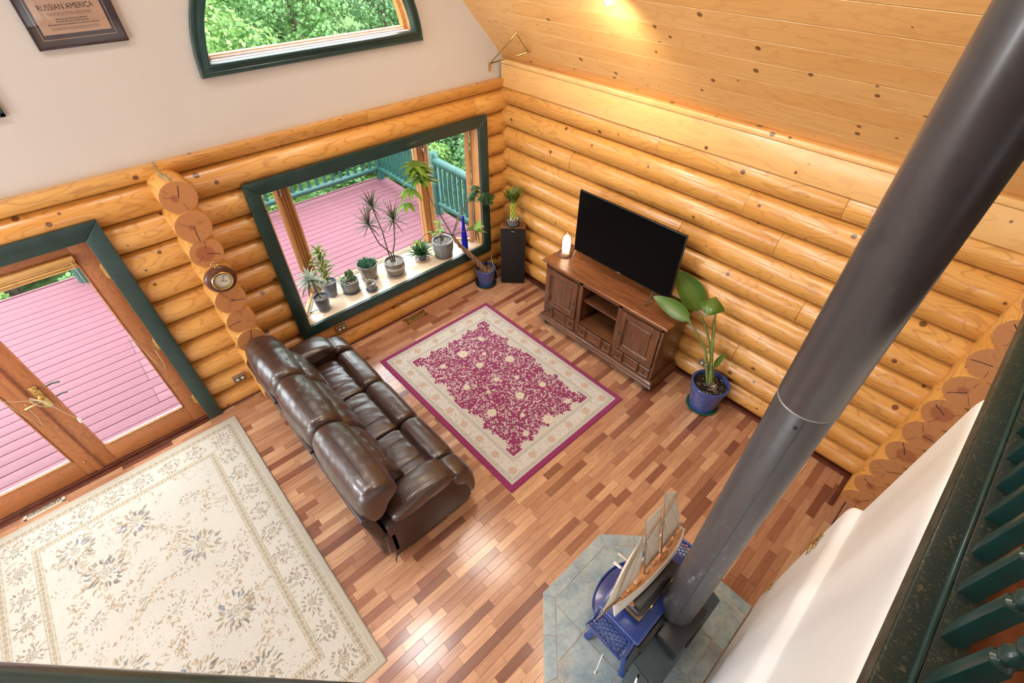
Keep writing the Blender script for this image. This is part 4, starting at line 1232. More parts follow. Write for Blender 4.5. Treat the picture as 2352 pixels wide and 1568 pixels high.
KNOB = simple('antique_bronze', (0.10, 0.075, 0.055), 0.35, 0.8)
con = thing('tv_console', 'carved dark stained oak television console with two doors and small drawers', 'console', (-0.28, -2.04, 0))
CX, CY = -0.28, -2.04
def cb(name, x0, x1, y0, y1, z0, z1, b=0.004, mat=OAKY, parent=con):
    return MB().bbox(x0-CX, x1-CX, y0-CY, y1-CY, z0, z1, b).build(name, mat, parent, True, 30)
# top with a moulded edge
tp = MB()
prof = [(0.000, 0.880), (0.012, 0.884), (0.012, 0.890), (0.030, 0.896), (0.038, 0.908), (0.036, 0.918), (0.026, 0.924)]
def ring(o): return [(-0.500-o-CX, -2.822-o-CY), (-0.06-CX, -2.822-o-CY), (-0.06-CX, -1.258+o-CY), (-0.500-o-CX, -1.258+o-CY)]
rows = [[(x, y, z) for x, y in ring(o)]+[(*ring(o)[0], z)] for o, z in prof]
tp.grid(rows); tp.add([(x, y, 0.924) for x, y in ring(0.026)], [(0, 1, 2, 3)])
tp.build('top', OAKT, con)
bs = MB()
prof = [(0.020, 0.085), (0.046, 0.088), (0.052, 0.100), (0.046, 0.112), (0.040, 0.118), (0.044, 0.132), (0.034, 0.148), (0.018, 0.156), (0.0, 0.160)]
rows = [[(x, y, z) for x, y in ring(o-0.006)]+[(*ring(o-0.006)[0], z)] for o, z in prof]
bs.grid(rows); bs.add([(x, y, 0.085) for x, y in ring(0.014)], [(3, 2, 1, 0)])
bs.build('base_moulding', OAKY, con, True, 50)
for x in (-0.47, -0.10):
    for y in (-1.30, -2.78):
        MB().lathe([(0.022, 0), (0.036, 0.012), (0.046, 0.035), (0.044, 0.055), (0.030, 0.072), (0.034, 0.086)], x-CX, y-CY, 0, 18).build('bun_foot', OAKD, con, True, 60)
cb('side_panel', -0.485, -0.06, -1.285, -1.262, 0.15, 0.885, mat=OAKZ)
cb('side_panel', -0.485, -0.06, -2.818, -2.795, 0.15, 0.885, mat=OAKZ)
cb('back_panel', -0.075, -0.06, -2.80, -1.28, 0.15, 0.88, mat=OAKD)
cb('bottom', -0.485, -0.07, -2.80, -1.28, 0.145, 0.165)
for y in (-1.777, -2.306): cb('divider', -0.485, -0.075, y-0.014, y+0.014, 0.165, 0.88, mat=OAKZ)
cb('niche_floor', -0.492, -0.075, -2.295, -1.79, 0.318, 0.336)
cb('shelf', -0.46, -0.075, -2.292, -1.792, 0.615, 0.640)
cb('face_rail', -0.500, -0.470, -2.82, -1.26, 0.842, 0.882)
cb('face_rail', -0.500, -0.470, -2.82, -1.26, 0.155, 0.172)
for (a, b) in ((-1.285, -1.260), (-1.806, -1.750), (-2.332, -2.280), (-2.82, -2.793)): cb('face_stile', -0.500, -0.470, b, a, 0.155, 0.882, mat=OAKZ)
cb('face_rail', -0.498, -0.465, -1.76, -1.28, 0.312, 0.332)
cb('face_rail', -0.498, -0.465, -2.80, -2.325, 0.312, 0.332)
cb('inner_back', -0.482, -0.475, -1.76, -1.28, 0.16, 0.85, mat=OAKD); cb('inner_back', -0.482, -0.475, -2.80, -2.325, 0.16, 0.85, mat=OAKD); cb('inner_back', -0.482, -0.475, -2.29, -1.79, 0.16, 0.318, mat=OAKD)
def knob(parent, y, z, x=-0.522):
    M = Matrix.Translation((x-CX, y-CY, z)) @ Matrix.Rotation(-PI/2, 4, 'Y')
    return MB().lathe([(0.004, -0.012), (0.005, 0.004), (0.012, 0.010), (0.013, 0.016), (0.008, 0.022), (0.0, 0.024)], 0, 0, 0, 14, M).build('knob', KNOB, parent, True, 50)
def cdoor(y0, y1, ky, hy):
    e = bpy.data.objects.new('cabinet_door', None); COL.objects.link(e); e.parent = con
    z0, z1 = 0.334, 0.838; w = 0.066
    for a in ((y0, y0+w), (y1-w, y1)): cb('stile', -0.520, -0.486, a[0], a[1], z0, z1, 0.006, OAKZ, e)
    for a in ((z0, z0+w), (z1-w, z1)): cb('rail', -0.520, -0.486, y0+w, y1-w, a[0], a[1], 0.006, OAKY, e)
    pn = MB()
    a, b, c, d = y0+w, y1-w, z0+w, z1-w
    loop = lambda i, x: [(x-CX, a+i-CY, c+i), (x-CX, b-i-CY, c+i), (x-CX, b-i-CY, d-i), (x-CX, a+i-CY, d-i), (x-CX, a+i-CY, c+i)]
    pn.grid([loop(0, -0.506), loop(0.010, -0.494), loop(0.024, -0.494), loop(0.034, -0.505)])
    pn.add(loop(0.034, -0.505)[:4], [(3, 2, 1, 0)])
    pn.build('raised_panel', OAKZ, e)
    knob(e, ky, 0.560)
    for hz in (0.42, 0.76):
        MB().tube([(-0.512-CX, hy-CY, hz-0.022), (-0.512-CX, hy-CY, hz+0.022)], 0.005, 8).build('hinge', KNOB, e, True)
cdoor(-1.748, -1.283, -1.716, -1.280)
cdoor(-2.790, -2.330, -2.362, -2.793)
def drawer(y0, y1, kn):
    d = MB()
    loop = lambda i, x: [(x-CX, y0+i-CY, 0.178+i), (x-CX, y1-i-CY, 0.178+i), (x-CX, y1-i-CY, 0.308-i), (x-CX, y0+i-CY, 0.308-i), (x-CX, y0+i-CY, 0.178+i)]
    d.grid([loop(0, -0.486), loop(0, -0.506), loop(0.006, -0.512), loop(0.011, -0.513), loop(0.017, -0.505)])
    d.add(loop(0.017, -0.505)[:4], [(3, 2, 1, 0)])
    o = d.build('drawer', OAKY, con)
    if kn: knob(o, (y0+y1)/2, 0.243, -0.512)
for (a, b, k) in ((-1.412, -1.287, 1), (-1.610, -1.420, 0), (-1.748, -1.618, 1), (-1.927, -1.806, 1), (-2.150, -1.935, 0), (-2.280, -2.158, 1), (-2.450, -2.332, 1), (-2.648, -2.458, 0), (-2.788, -2.656, 1)):
    drawer(b if b < a else a, a if b < a else b, k)

# ================================================================== television
tv = thing('television', 'large flat black television on the oak console', 'television', (-0.29, -2.08, 0.924))
SCREEN = simple('tv_black_glass', (0.0015, 0.0015, 0.002), 0.3, spec=0.12)
BEZ = simple('tv_bezel', (0.035, 0.030, 0.028), 0.35, 0.6)
ty0, ty1, tz0, tz1 = -2.686, -1.465, 1.060, 1.752
TX, TY, TZ = -0.29, -2.08, 0.924
MB().bbox(-0.012, 0.012, ty0-TY, ty1-TY, tz0-TZ, tz1-TZ, 0.006).build('housing', BEZ, tv, True, 30)
MB().add([(-0.0128, ty0+0.008-TY, tz0+0.012-TZ), (-0.0128, ty1-0.008-TY, tz0+0.012-TZ), (-0.0128, ty1-0.008-TY, tz1-0.007-TZ), (-0.0128, ty0+0.008-TY, tz1-0.007-TZ)], [(3, 2, 1, 0)]).build('screen', SCREEN, tv)
MB().bbox(-0.0145, -0.010, -0.025, 0.025, tz0+0.001-TZ, tz0+0.009-TZ, 0.001).build('badge', CHROME, tv)
MB().bbox(0.010, 0.05, -0.40, 0.40, 0.16, 0.56, 0.01).build('rear_cover', BLACKP, tv, True, 30)
for yy in (-1.49, -2.50):
    l = MB().tube([(0.0, yy-TY, 0.14), (-0.02, yy-TY, 0.10), (-0.10, yy-TY, 0.012)], 0.011, 4, True, 0.8).tube([(0.015, yy-TY, 0.14), (0.04, yy-TY, 0.09), (0.12, yy-TY, 0.012)], 0.011, 4, True, 0.8)
    l.build('leg', CHROME, tv)

# ================================================================== cloche lamp
lampt = thing('cloche_lamp', 'lit table lamp with a glass dome over a frosted candle shade', 'lamp', (-0.275, -1.332, 0.924))
LW = mk_oak('lamp_base_wood', 'X', 1.2)
MB().lathe([(0.082, 0), (0.086, 0.008), (0.082, 0.018), (0.072, 0.024), (0.070, 0.030), (0.0, 0.030)], 0, 0, 0, 28).build('base', LW, lampt, True, 40)
CLG = mk_glass('clear_glass_dome', (0.98, 0.98, 0.97), 0.05)
MB().lathe([(0.064, 0.030), (0.065, 0.15), (0.063, 0.195), (0.052, 0.232), (0.030, 0.252), (0.008, 0.258)], 0, 0, 0, 28).build('glass_dome', CLG, lampt, True, 60)
gm = G('glowing_frosted_glass'); gm.pbr((0.9, 0.8, 0.65), 0.5, emis=(1.0, 0.78, 0.50), estr=6.0)
MB().lathe([(0.038, 0.034), (0.044, 0.06), (0.046, 0.15), (0.042, 0.20), (0.028, 0.222), (0.0, 0.226)], 0, 0, 0, 24).build('frosted_shade', gm.m, lampt, True, 60)
MB().lathe([(0.006, 0.254), (0.014, 0.262), (0.014, 0.274), (0.005, 0.280), (0.0, 0.286)], 0, 0, 0, 14).build('finial', BRASS, lampt, True, 50)
lamp('cloche_bulb', 'POINT', (-0.275, -1.332, 0.924+0.13), 6, (1.0, 0.74, 0.45), size=0.04)

# ================================================================== loudspeaker, turned towards the room
def spk():
    a = math.atan2(-0.497+0.249, -0.097+0.331)
    fl, fr = Vector((-0.338, -0.287, 0)), Vector((-0.110, -0.515, 0))
    ux = (fr-fl).normalized(); uy = Vector((-ux.y, ux.x, 0))
    return fl, fr, ux, uy
fl, fr, ux, uy = spk()
W_ = (fr-fl).length
ang = math.atan2(ux.y, ux.x)
s = thing('speaker', 'tall black grille floor speaker in the log corner', 'speaker', (fl.x, fl.y, 0), ang)
WAL = mk_oak('speaker_walnut', 'Z', 1.5)
H_ = 0.845
MB().bbox(0, W_, 0.012, 0.150, 0.0, H_, 0.004).build('cabinet', WAL, s, True, 30)
g = G('speaker_cloth'); v = g.coord(); MATS['cloth'] = g.pbr((0.018, 0.015, 0.015), 0.95, 0, g.bump(g.noise(v, 400, 1), 0.3, 0.002), 0.2)
MB().bbox(0.004, W_-0.004, -0.012, 0.012, 0.006, H_-0.012, 0.006).build('grille', MATS['cloth'], s, True, 30)
MB().bbox(W_/2-0.02, W_/2+0.02, -0.0145, -0.011, H_-0.050, H_-0.038, 0.001).build('nameplate', CHROME, s)
wr = thing('speaker_wire', 'thin wire hanging beside the speaker down to the floor', 'cable', (-0.36, -0.20, 0))
MB().tube([(0.06, 0.10, 0.36), (-0.02, 0.06, 0.37), (-0.05, -0.01, 0.30), (-0.02, -0.05, 0.18), (0.0, -0.06, 0.08), (-0.02, -0.07, 0.004)], 0.003, 5).build('wire', CORDM, wr, True)
pb = thing('power_strip', 'black power adapter with tangled cords behind the blue pot', 'adapter', (-0.31, -0.10, 0))
MB().bbox(-0.10, 0.02, -0.06, 0.06, 0.0, 0.20, 0.01).build('box', BLACKP, pb, True, 30)
MB().tube([(-0.06, 0.0, 0.20), (-0.12, 0.02, 0.27), (-0.18, 0.0, 0.25), (-0.14, -0.04, 0.28), (-0.08, 0.02, 0.26), (-0.20, 0.03, 0.22)], 0.006, 6).build('cord', BLACKP, pb, True)
cw = thing('wall_cable', 'loop of cable between the speaker and the console', 'cable', (-0.035, -0.62, 0))
MB().tube([(-0.01, 0.16, 0.26), (-0.015, 0.10, 0.22), (-0.012, 0.06, 0.14), (-0.012, 0.09, 0.05), (-0.015, 0.02, 0.03), (-0.012, -0.4, 0.028), (-0.012, -0.7, 0.028)], 0.005, 6).build('wire', BLACKP, cw, True)
# ================================================================== pots and plants
def mk_ceramic(name, c0, c1, rough=0.3, scale=25, metal=0.0, bump=0.15):
    g = G(name); v = g.coord((1, 1, 1), 10)
    a = g.noise(v, scale, 4, 0.65)
    return g.pbr(g.mix(g.smooth(a, 0.3, 0.7), c0, c1), rough, metal, g.bump(a, bump, 0.004), 0.5, 0.3, 0.15)
C_BLUE = mk_ceramic('blue_glaze', (0.030, 0.055, 0.20), (0.055, 0.095, 0.30), 0.28)
C_DUSK = mk_ceramic('dusk_blue_glaze', (0.06, 0.075, 0.12), (0.13, 0.15, 0.21), 0.3)
C_GREY = mk_ceramic('grey_pattern_glaze', (0.13, 0.14, 0.15), (0.25, 0.25, 0.25), 0.45, 60, 0, 0.6)
C_BRWN = mk_ceramic('brown_grey_stoneware', (0.14, 0.115, 0.10), (0.24, 0.205, 0.18), 0.35, 18)
C_PALE = mk_ceramic('pale_stoneware', (0.34, 0.31, 0.26), (0.48, 0.44, 0.37), 0.35, 14)
C_TERR = mk_ceramic('terracotta', (0.36, 0.21, 0.15), (0.50, 0.32, 0.24), 0.6)
C_GREEN = mk_ceramic('green_plastic', (0.02, 0.10, 0.06), (0.03, 0.14, 0.085), 0.4)
C_DKGRN = mk_ceramic('dark_green_plastic', (0.012, 0.03, 0.025), (0.02, 0.05, 0.04), 0.4)
C_SLATE = mk_ceramic('slate_bowl', (0.085, 0.085, 0.095), (0.15, 0.15, 0.16), 0.45)
def mk_soil(name, c0, c1, fleck, sc=90):
    g = G(name); v = g.coord((1, 1, 1), 10)
    d = g.vor(v, sc)
    cr = g.n('ShaderNodeSeparateColor', None, Color=d.outputs['Color'])
    c = g.mix(cr.outputs[0], c0, c1)
    c = g.mix(g.smooth(cr.outputs[1], 0.86, 0.9), c, fleck)
    return g.pbr(c, 0.9, 0, g.bump(d.outputs['Distance'], 0.9, 0.01), 0.3)
SOIL = mk_soil('potting_soil', (0.012, 0.007, 0.005), (0.035, 0.020, 0.013), (0.35, 0.30, 0.24))
SOILG = mk_soil('grey_gravel', (0.10, 0.09, 0.075), (0.26, 0.24, 0.21), (0.42, 0.40, 0.36), 70)
SOILB = mk_soil('bark_soil', (0.09, 0.045, 0.025), (0.22, 0.12, 0.075), (0.35, 0.25, 0.18), 60)
def mk_plantleaf(name, mid, side, rough=0.35, edge=None):
    """leaf with paler/darker midrib via the u coordinate stored in colour attribute 'u'"""
    g = G(name)
    a = g.n('ShaderNodeVertexColor', {'layer_name': 'u'})
    sp_ = g.n('ShaderNodeSeparateColor', None, Color=a.outputs[0])
    u = g.math('ABSOLUTE', g.math('SUBTRACT', sp_.outputs[0], 0.5))
    c = g.mix(g.smooth(u, 0.10, 0.34), mid, side)
    r = g.n('ShaderNodeNewGeometry').outputs['Random Per Island']
    c = g.mix(g.math('MULTIPLY', r, 0.45), c, tuple(q*0.45 for q in side))
    d = g.n('ShaderNodeBsdfPrincipled'); g.set(d.inputs['Base Color'], c); d.inputs['Roughness'].default_value = rough
    t = g.n('ShaderNodeBsdfTranslucent', None, Color=c)
    mx = g.n('ShaderNodeMixShader', None, i0=0.22, i1=d.outputs[0], i2=t.outputs[0])
    g.t.links.new(mx.outputs[0], g.out.inputs[0])
    return g.m
L_STRIPE = mk_plantleaf('striped_leaf', (0.09, 0.17, 0.09), (0.46, 0.50, 0.40))
L_YELL = mk_plantleaf('yellow_green_leaf', (0.07, 0.14, 0.02), (0.33, 0.33, 0.07))
L_MARG = mk_plantleaf('dark_red_green_leaf', (0.09, 0.12, 0.04), (0.085, 0.062, 0.04))
L_AGAV = mk_plantleaf('deep_green_leaf', (0.07, 0.17, 0.06), (0.035, 0.115, 0.035))
L_SUCC = mk_plantleaf('blue_green_succulent', (0.07, 0.19, 0.10), (0.05, 0.15, 0.08))
L_POTH = mk_plantleaf('lime_leaf', (0.28, 0.42, 0.06), (0.17, 0.34, 0.04))
L_BOP = mk_plantleaf('glossy_banana_leaf', (0.15, 0.26, 0.05), (0.075, 0.17, 0.022), 0.28)
L_BAMB = mk_plantleaf('bamboo_leaf', (0.22, 0.28, 0.04), (0.14, 0.21, 0.03))
STEMB = simple('brown_stem', (0.10, 0.075, 0.05), 0.8, var=0.3, scale=40)
STEMG = simple('green_stem', (0.17, 0.22, 0.05), 0.5, var=0.25, scale=20)

class Leaves:
    def __init__(s): s.v = []; s.f = []; s.u = []
    def blade(s, p0, d, L, w, droop=0.4, seg=6, fold=0.25, up=None, shape=0.5, twist=0.0):
        """strip of 2*seg quads; droop bends the tip down"""
        p = Vector(p0); d = Vector(d).normalized()
        base = len(s.v)
        side0 = d.cross(Vector((0, 0, 1)))
        if side0.length < 0.05: side0 = Vector((1, 0, 0))
        side0.normalize()
        if twist: side0 = (Matrix.Rotation(twist, 3, d) @ side0)
        for i in range(seg+1):
            t = i/seg
            ww = w*0.5*(math.sin(PI*min(1.0, (t**shape)*0.97+0.02))**0.8 + 0.05)
            if i == seg: ww = 0.0006
            nrm = side0.cross(d).normalized()
            for k, q in ((-1, 0.0), (0, 0.5), (1, 1.0)):
                pt = p + side0*(ww*k) + nrm*(abs(k)*ww*fold)
                s.v.append(tuple(pt)); s.u.append(q)
            if i < seg:
                p = p + d*(L/seg)
                d = (d + Vector((0, 0, -droop/seg*(0.5+t)))).normalized()
        for i in range(seg):
            for k in (0, 1):
                a = base+i*3+k
                s.f.append((a, a+1, a+4, a+3))
        return s
    def build(s, name, mat, parent):
        me = bpy.data.meshes.new(name); me.from_pydata(s.v, [], s.f); me.materials.append(mat)
        me.polygons.foreach_set('use_smooth', [True]*len(me.polygons))
        ca_ = me.color_attributes.new('u', 'FLOAT_COLOR', 'POINT')
        ca_.data.foreach_set('color', np.array([(u, u, u, 1) for u in s.u], np.float32).ravel())
        me.update()
        return put(name, me, parent)
def pot(t, r, h, mat, soil=SOILG, base=0.72, rim=0.012, saucer=None, belly=0.0, z0=0.0, seg=28, band=None):
    """hollow pot with rim, soil disc, optional saucer"""
    zs = z0
    if saucer:
        sr, sm = saucer
        MB().lathe([(sr*0.82, 0), (sr, 0.018), (sr+0.003, 0.022), (sr-0.006, 0.022), (sr*0.84, 0.008), (0, 0.008)], 0, 0, z0, seg).build('saucer', sm, t, True, 40)
        zs = z0+0.009
    pf = [(r*base, 0)]
    for i in range(1, 7):
        f = i/6; pf.append((lerp(r*base, r*0.96, f)+belly*math.sin(PI*f), h*0.88*f))
    pf += [(r, h*0.885), (r+0.002, h-0.004), (r-0.002, h), (r-rim, h-0.002), (r-rim-0.002, h*0.84)]
    MB().lathe(pf, 0, 0, zs, seg).build('pot', mat, t, True, 45)
    MB().lathe([(r-rim*0.8, h*0.86), (r*0.5, h*0.875), (0.0, h*0.88)], 0, 0, zs, seg).build('soil', soil, t, True, 60)
    return zs+h*0.87
rp = random.Random(77)
def crown(lv, c, n, L, w, el0, el1, droop, seg=6, fold=0.25, shape=0.5, jit=0.0):
    for i in range(n):
        a = i*2.39996 + rp.uniform(-0.2, 0.2); f = i/max(1, n-1)
        el = lerp(el1, el0, f) + rp.uniform(-0.1, 0.1)
        d = (math.cos(a)*math.cos(el), math.sin(a)*math.cos(el), math.sin(el))
        lv.blade((c[0]+rp.uniform(-jit, jit), c[1]+rp.uniform(-jit, jit), c[2]+rp.uniform(-jit, jit)), d, L*rp.uniform(0.75, 1.1), w, droop*rp.uniform(0.7, 1.3), seg, fold, None, shape)
ZS = 0.505
# 1 striped dracaena, nearest the left casing
t = thing('potted_plant', 'striped white and green dracaena in a dusk blue pot, leftmost on the sill', 'plant', (-2.585, 0.145, ZS))
z = pot(t, 0.085, 0.17, C_DUSK, band=True, saucer=(0.075, mk_glass('clear_saucer', (0.9, 0.93, 0.95), 0.06)))
MB().tube([(0, 0, z-0.02), (-0.02, 0.01, z+0.10), (-0.05, 0.02, z+0.22)], [0.007, 0.006, 0.006], 7).build('stem', STEMB, t, True)
lv = Leaves(); crown(lv, (-0.05, 0.02, z+0.225), 46, 0.20, 0.026, -0.5, 1.3, 1.5, 7); lv.build('foliage', L_STRIPE, t)
# 2 yellow dracaena behind it
t = thing('potted_plant', 'tall yellow green dracaena in a blue pot beside the left bay mullion', 'plant', (-2.40, 0.34, ZS))
z = pot(t, 0.092, 0.19, C_DUSK)
MB().tube([(0, 0, z-0.02), (0.0, 0.01, z+0.15), (-0.005, 0.01, z+0.38)], [0.009, 0.008, 0.006], 7).build('stem', STEMG, t, True)
lv = Leaves()
for zz, n in ((0.10, 9), (0.18, 10), (0.26, 10), (0.33, 10), (0.40, 10)): crown(lv, (0, 0.01, z+zz), n, 0.17-0.10*(zz-0.1), 0.036, 0.0, 0.7+zz, 1.3, 6)
lv.build('foliage', L_YELL, t)
# 3 cactus mix in round grey pot
t = thing('potted_plant', 'small cacti in a round patterned grey pot on a blue saucer', 'plant', (-2.195, 0.245, ZS))
z = pot(t, 0.105, 0.155, C_GREY, belly=0.012, saucer=(0.10, C_DUSK))
lv = Leaves(); crown(lv, (-0.05, 0, z), 12, 0.13, 0.022, 0.2, 1.0, 0.4, 5, 0.4); lv.build('foliage', L_STRIPE, t)
CAC = simple('cactus_green', (0.10, 0.17, 0.06), 0.6, var=0.3, scale=60, bump=0.6)
for (x, y, h, r) in ((0.03, 0.0, 0.15, 0.022), (0.06, 0.03, 0.10, 0.018), (0.0, 0.03, 0.12, 0.017), (0.05, -0.03, 0.07, 0.016)):
    m = MB(); seg = 20; prof = [(r*0.8, 0), (r, h*0.3), (r, h*0.75), (r*0.75, h*0.93), (0.002, h)]
    vs = []; fs = []
    for i, (rr, zz) in enumerate(prof):
        for k in range(seg): q = rr*(1+0.12*(1 if k % 2 else -1)); vs.append((x+q*math.cos(2*PI*k/seg), y+q*math.sin(2*PI*k/seg), z+zz))
    for i in range(4):
        for k in range(seg): fs.append((i*seg+k, i*seg+(k+1) % seg, (i+1)*seg+(k+1) % seg, (i+1)*seg+k))
    m.add(vs, fs); m.build('cactus', CAC, t, True)
# 4 blue green succulents in stoneware
t = thing('potted_plant', 'dense blue green succulent in a brown grey stoneware pot', 'plant', (-1.90, 0.335, ZS))
z = pot(t, 0.125, 0.20, C_BRWN, saucer=(0.10, C_BRWN))
lv = Leaves()
for i in range(16):
    a = i*2.4; q = 0.095*math.sqrt(i/16)
    crown(lv, (q*math.cos(a), q*math.sin(a), z+0.0), 16, 0.075, 0.015, 0.25, 1.4, 0.05, 4, 0.5)
lv.build('foliage', L_SUCC, t)
# 5 tiny cactus pot
t = thing('potted_plant', 'tiny grey pot with a pale cactus in front of the succulent', 'plant', (-2.01, 0.095, ZS))
z = pot(t, 0.062, 0.105, C_GREY, saucer=(0.066, C_DUSK))
m = MB()
for (x, y, h, r, l) in ((-0.02, 0, 0.09, 0.015, -0.04), (0.01, 0.01, 0.06, 0.013, -0.02)): m.tube([(x, y, z-0.01), (x+l*0.4, y, z+h*0.6), (x+l, y, z+h)], [r, r, 0.004], 10)
m.build('cactus', simple('pale_cactus', (0.35, 0.36, 0.26), 0.7, var=0.3, scale=70, bump=0.7), t, True)
# 6 dracaena marginata
t = thing('potted_plant', 'tall dragon tree with thin stems and spiky dark tufts in a two tone pot', 'plant', (-1.62, 0.19, ZS))
z = pot(t, 0.122, 0.19, C_BRWN, belly=0.016, saucer=(0.118, C_PALE))
MB().lathe([(0.104, 0.055), (0.117, 0.085), (0.123, 0.115), (0.120, 0.135)], 0, 0, 0.009, 28).build('pale_band', C_PALE, t, True)
st = MB(); lv = Leaves()
tuft = [((-0.05, 0.04, 0.58), (-0.10, 0.06, 0.72)), ((-0.13, 0.02, 0.42), (-0.20, 0.03, 0.55)), ((0.05, -0.02, 0.40), (0.07, -0.04, 0.54))]
for i, (a, b) in enumerate(tuft):
    st.tube([(0.02*i-0.02, 0.01, z-0.02), (0.03*i-0.04, 0.02, z+0.12), (a[0], a[1], z+a[2]*0.7), (b[0], b[1], z+b[2])], [0.009, 0.008, 0.007, 0.006], 7)
    crown(lv, (b[0], b[1], z+b[2]), 40, 0.24, 0.014, -0.35, 1.35, 0.5, 5, 0.3)
st.build('stem', STEMB, t, True); lv.build('foliage', L_MARG, t)
# 7 agave like plant in terracotta saucer
t = thing('potted_plant', 'bushy deep green agave like plant in a small pot on a terracotta saucer', 'plant', (-1.205, 0.235, ZS))
z = pot(t, 0.068, 0.09, C_DUSK, saucer=(0.092, C_TERR))
lv = Leaves()
for (x, y, n, L) in ((0, 0, 26, 0.20), (0.05, 0.03, 18, 0.18), (-0.05, 0.02, 18, 0.18), (0.0, -0.05, 14, 0.14)): crown(lv, (x, y, z), n, L, 0.026, 0.15, 1.3, 0.35, 6, 0.35)
lv.build('foliage', L_AGAV, t)
# 8 textured pot with trailing plant
t = thing('potted_plant', 'sparse trailing houseplant in a large textured grey pot', 'plant', (-0.945, 0.125, ZS))
z = pot(t, 0.135, 0.225, C_GREY, belly=0.014, saucer=(0.115, C_BRWN), rim=0.02)
st = MB(); lv = Leaves()
for i in range(9):
    a = rp.uniform(0, 6.28); q = rp.uniform(0, 0.06); e = (q*2.4*math.cos(a), q*2.4*math.sin(a), z+rp.uniform(0.10, 0.26))
    st.tube([(q*math.cos(a), q*math.sin(a), z-0.01), (e[0]*0.7, e[1]*0.7, lerp(z, e[2], 0.6)), e], [0.004, 0.003, 0.002], 5)
    for j in range(3): lv.blade(e, (rp.uniform(-1, 1), rp.uniform(-1, 1), rp.uniform(-0.3, 0.6)), rp.uniform(0.05, 0.09), 0.03, 0.6, 5, 0.2, None, 0.6)
st.build('stem', STEMB, t, True); lv.build('foliage', L_POTH, t)
# 9 blue bottle
t = thing('glass_bottle', 'slender cobalt blue glass bottle at the right end of the sill', 'bottle', (-0.64, 0.075, ZS))
g = G('cobalt_glass')
tr_ = g.n('ShaderNodeBsdfTransparent', None, Color=(0.06, 0.12, 0.75)); gl = g.n('ShaderNodeBsdfPrincipled'); gl.inputs['Base Color'].default_value = (0.01, 0.02, 0.42, 1); gl.inputs['Roughness'].default_value = 0.06
mx = g.n('ShaderNodeMixShader', None, i0=0.55, i1=tr_.outputs[0], i2=gl.outputs[0]); g.t.links.new(mx.outputs[0], g.out.inputs[0])
MB().lathe([(0.040, 0), (0.044, 0.012), (0.042, 0.10), (0.036, 0.20), (0.024, 0.29), (0.018, 0.36), (0.0165, 0.44)], 0, 0, 0, 20).build('body', g.m, t, True, 60)
MB().lathe([(0.0165, 0.44), (0.022, 0.445), (0.022, 0.46), (0.015, 0.462), (0.014, 0.45)], 0, 0, 0, 20).build('lip', g.m, t, True, 60)

# ================================================================== braided money tree in a blue pot on the floor
mt = thing('money_tree', 'leaning money tree with braided trunk in a blue pot below the bay window', 'plant', (-0.505, -0.165, 0))
z = pot(mt, 0.138, 0.255, C_BLUE, SOILB, 0.70, 0.014, (0.140, C_DKGRN))
A = [Vector((-0.01, 0.015, z-0.01)), Vector((-0.10, 0.02, z+0.14)), Vector((-0.24, 0.03, z+0.34)), Vector((-0.38, 0.03, z+0.53)), Vector((-0.46, 0.03, z+0.68))]
def curve(P, n):
    out = []
    for i in range(n+1):
        t_ = i/n*(len(P)-1); k = min(int(t_), len(P)-2); f = t_-k
        p0, p1, p2, p3 = P[max(k-1, 0)], P[k], P[k+1], P[min(k+2, len(P)-1)]
        out.append(0.5*((2*p1)+(p2-p0)*f+(2*p0-5*p1+4*p2-p3)*f*f+(3*p1-p0-3*p2+p3)*f**3))
    return out
ax = curve(A, 40)
for j in range(3):
    pts = []; rad = []
    for i, p in enumerate(ax):
        f = i/40; a = 2*PI*j/3+f*16; q = lerp(0.022, 0.010, f)
        pts.append(p+Vector((math.cos(a)*q, math.sin(a)*q, math.sin(a+1)*q*0.4))); rad.append(lerp(0.026, 0.010, f**0.6))
    MB().tube(pts, rad, 8).build('trunk', simple('braided_bark', (0.29, 0.175, 0.105), 0.75, var=0.35, scale=28, bump=0.4), mt, True)
tip = ax[-1]
br = MB(); lv = Leaves(); lv2 = Leaves()
def palm(lv, p, d, n, L, w):
    """palmate leaf of drooping leaflets"""
    d = Vector(d).normalized()
    for i in range(n):
        a = 2*PI*i/n
        e = Vector((math.cos(a), math.sin(a), -0.35))*0.9+d*0.35
        lv.blade(p, e, L*rp.uniform(0.75, 1.1), w, 0.9, 6, 0.2, None, 0.6)
BR = [([tip, tip+Vector((-0.10, 0.02, 0.25)), tip+Vector((-0.21, 0.05, 0.52)), tip+Vector((-0.27, 0.07, 0.80)), tip+Vector((-0.29, 0.08, 0.92))], 1),
      ([tip, tip+Vector((0.12, 0.02, 0.20)), tip+Vector((0.32, 0.02, 0.36)), tip+Vector((0.46, -0.02, 0.37)), tip+Vector((0.58, -0.05, 0.32))], 2),
      ([tip, tip+Vector((0.10, -0.04, 0.22)), tip+Vector((0.26, -0.06, 0.42)), tip+Vector((0.34, -0.08, 0.52))], 2),
      ([tip, tip+Vector((-0.15, -0.02, 0.12)), tip+Vector((-0.36, -0.05, 0.20)), tip+Vector((-0.52, -0.08, 0.18))], 0),
      ([tip, tip+Vector((0.10, -0.05, 0.04)), tip+Vector((0.24, -0.08, 0.02)), tip+Vector((0.30, -0.08, -0.02))], 3)]
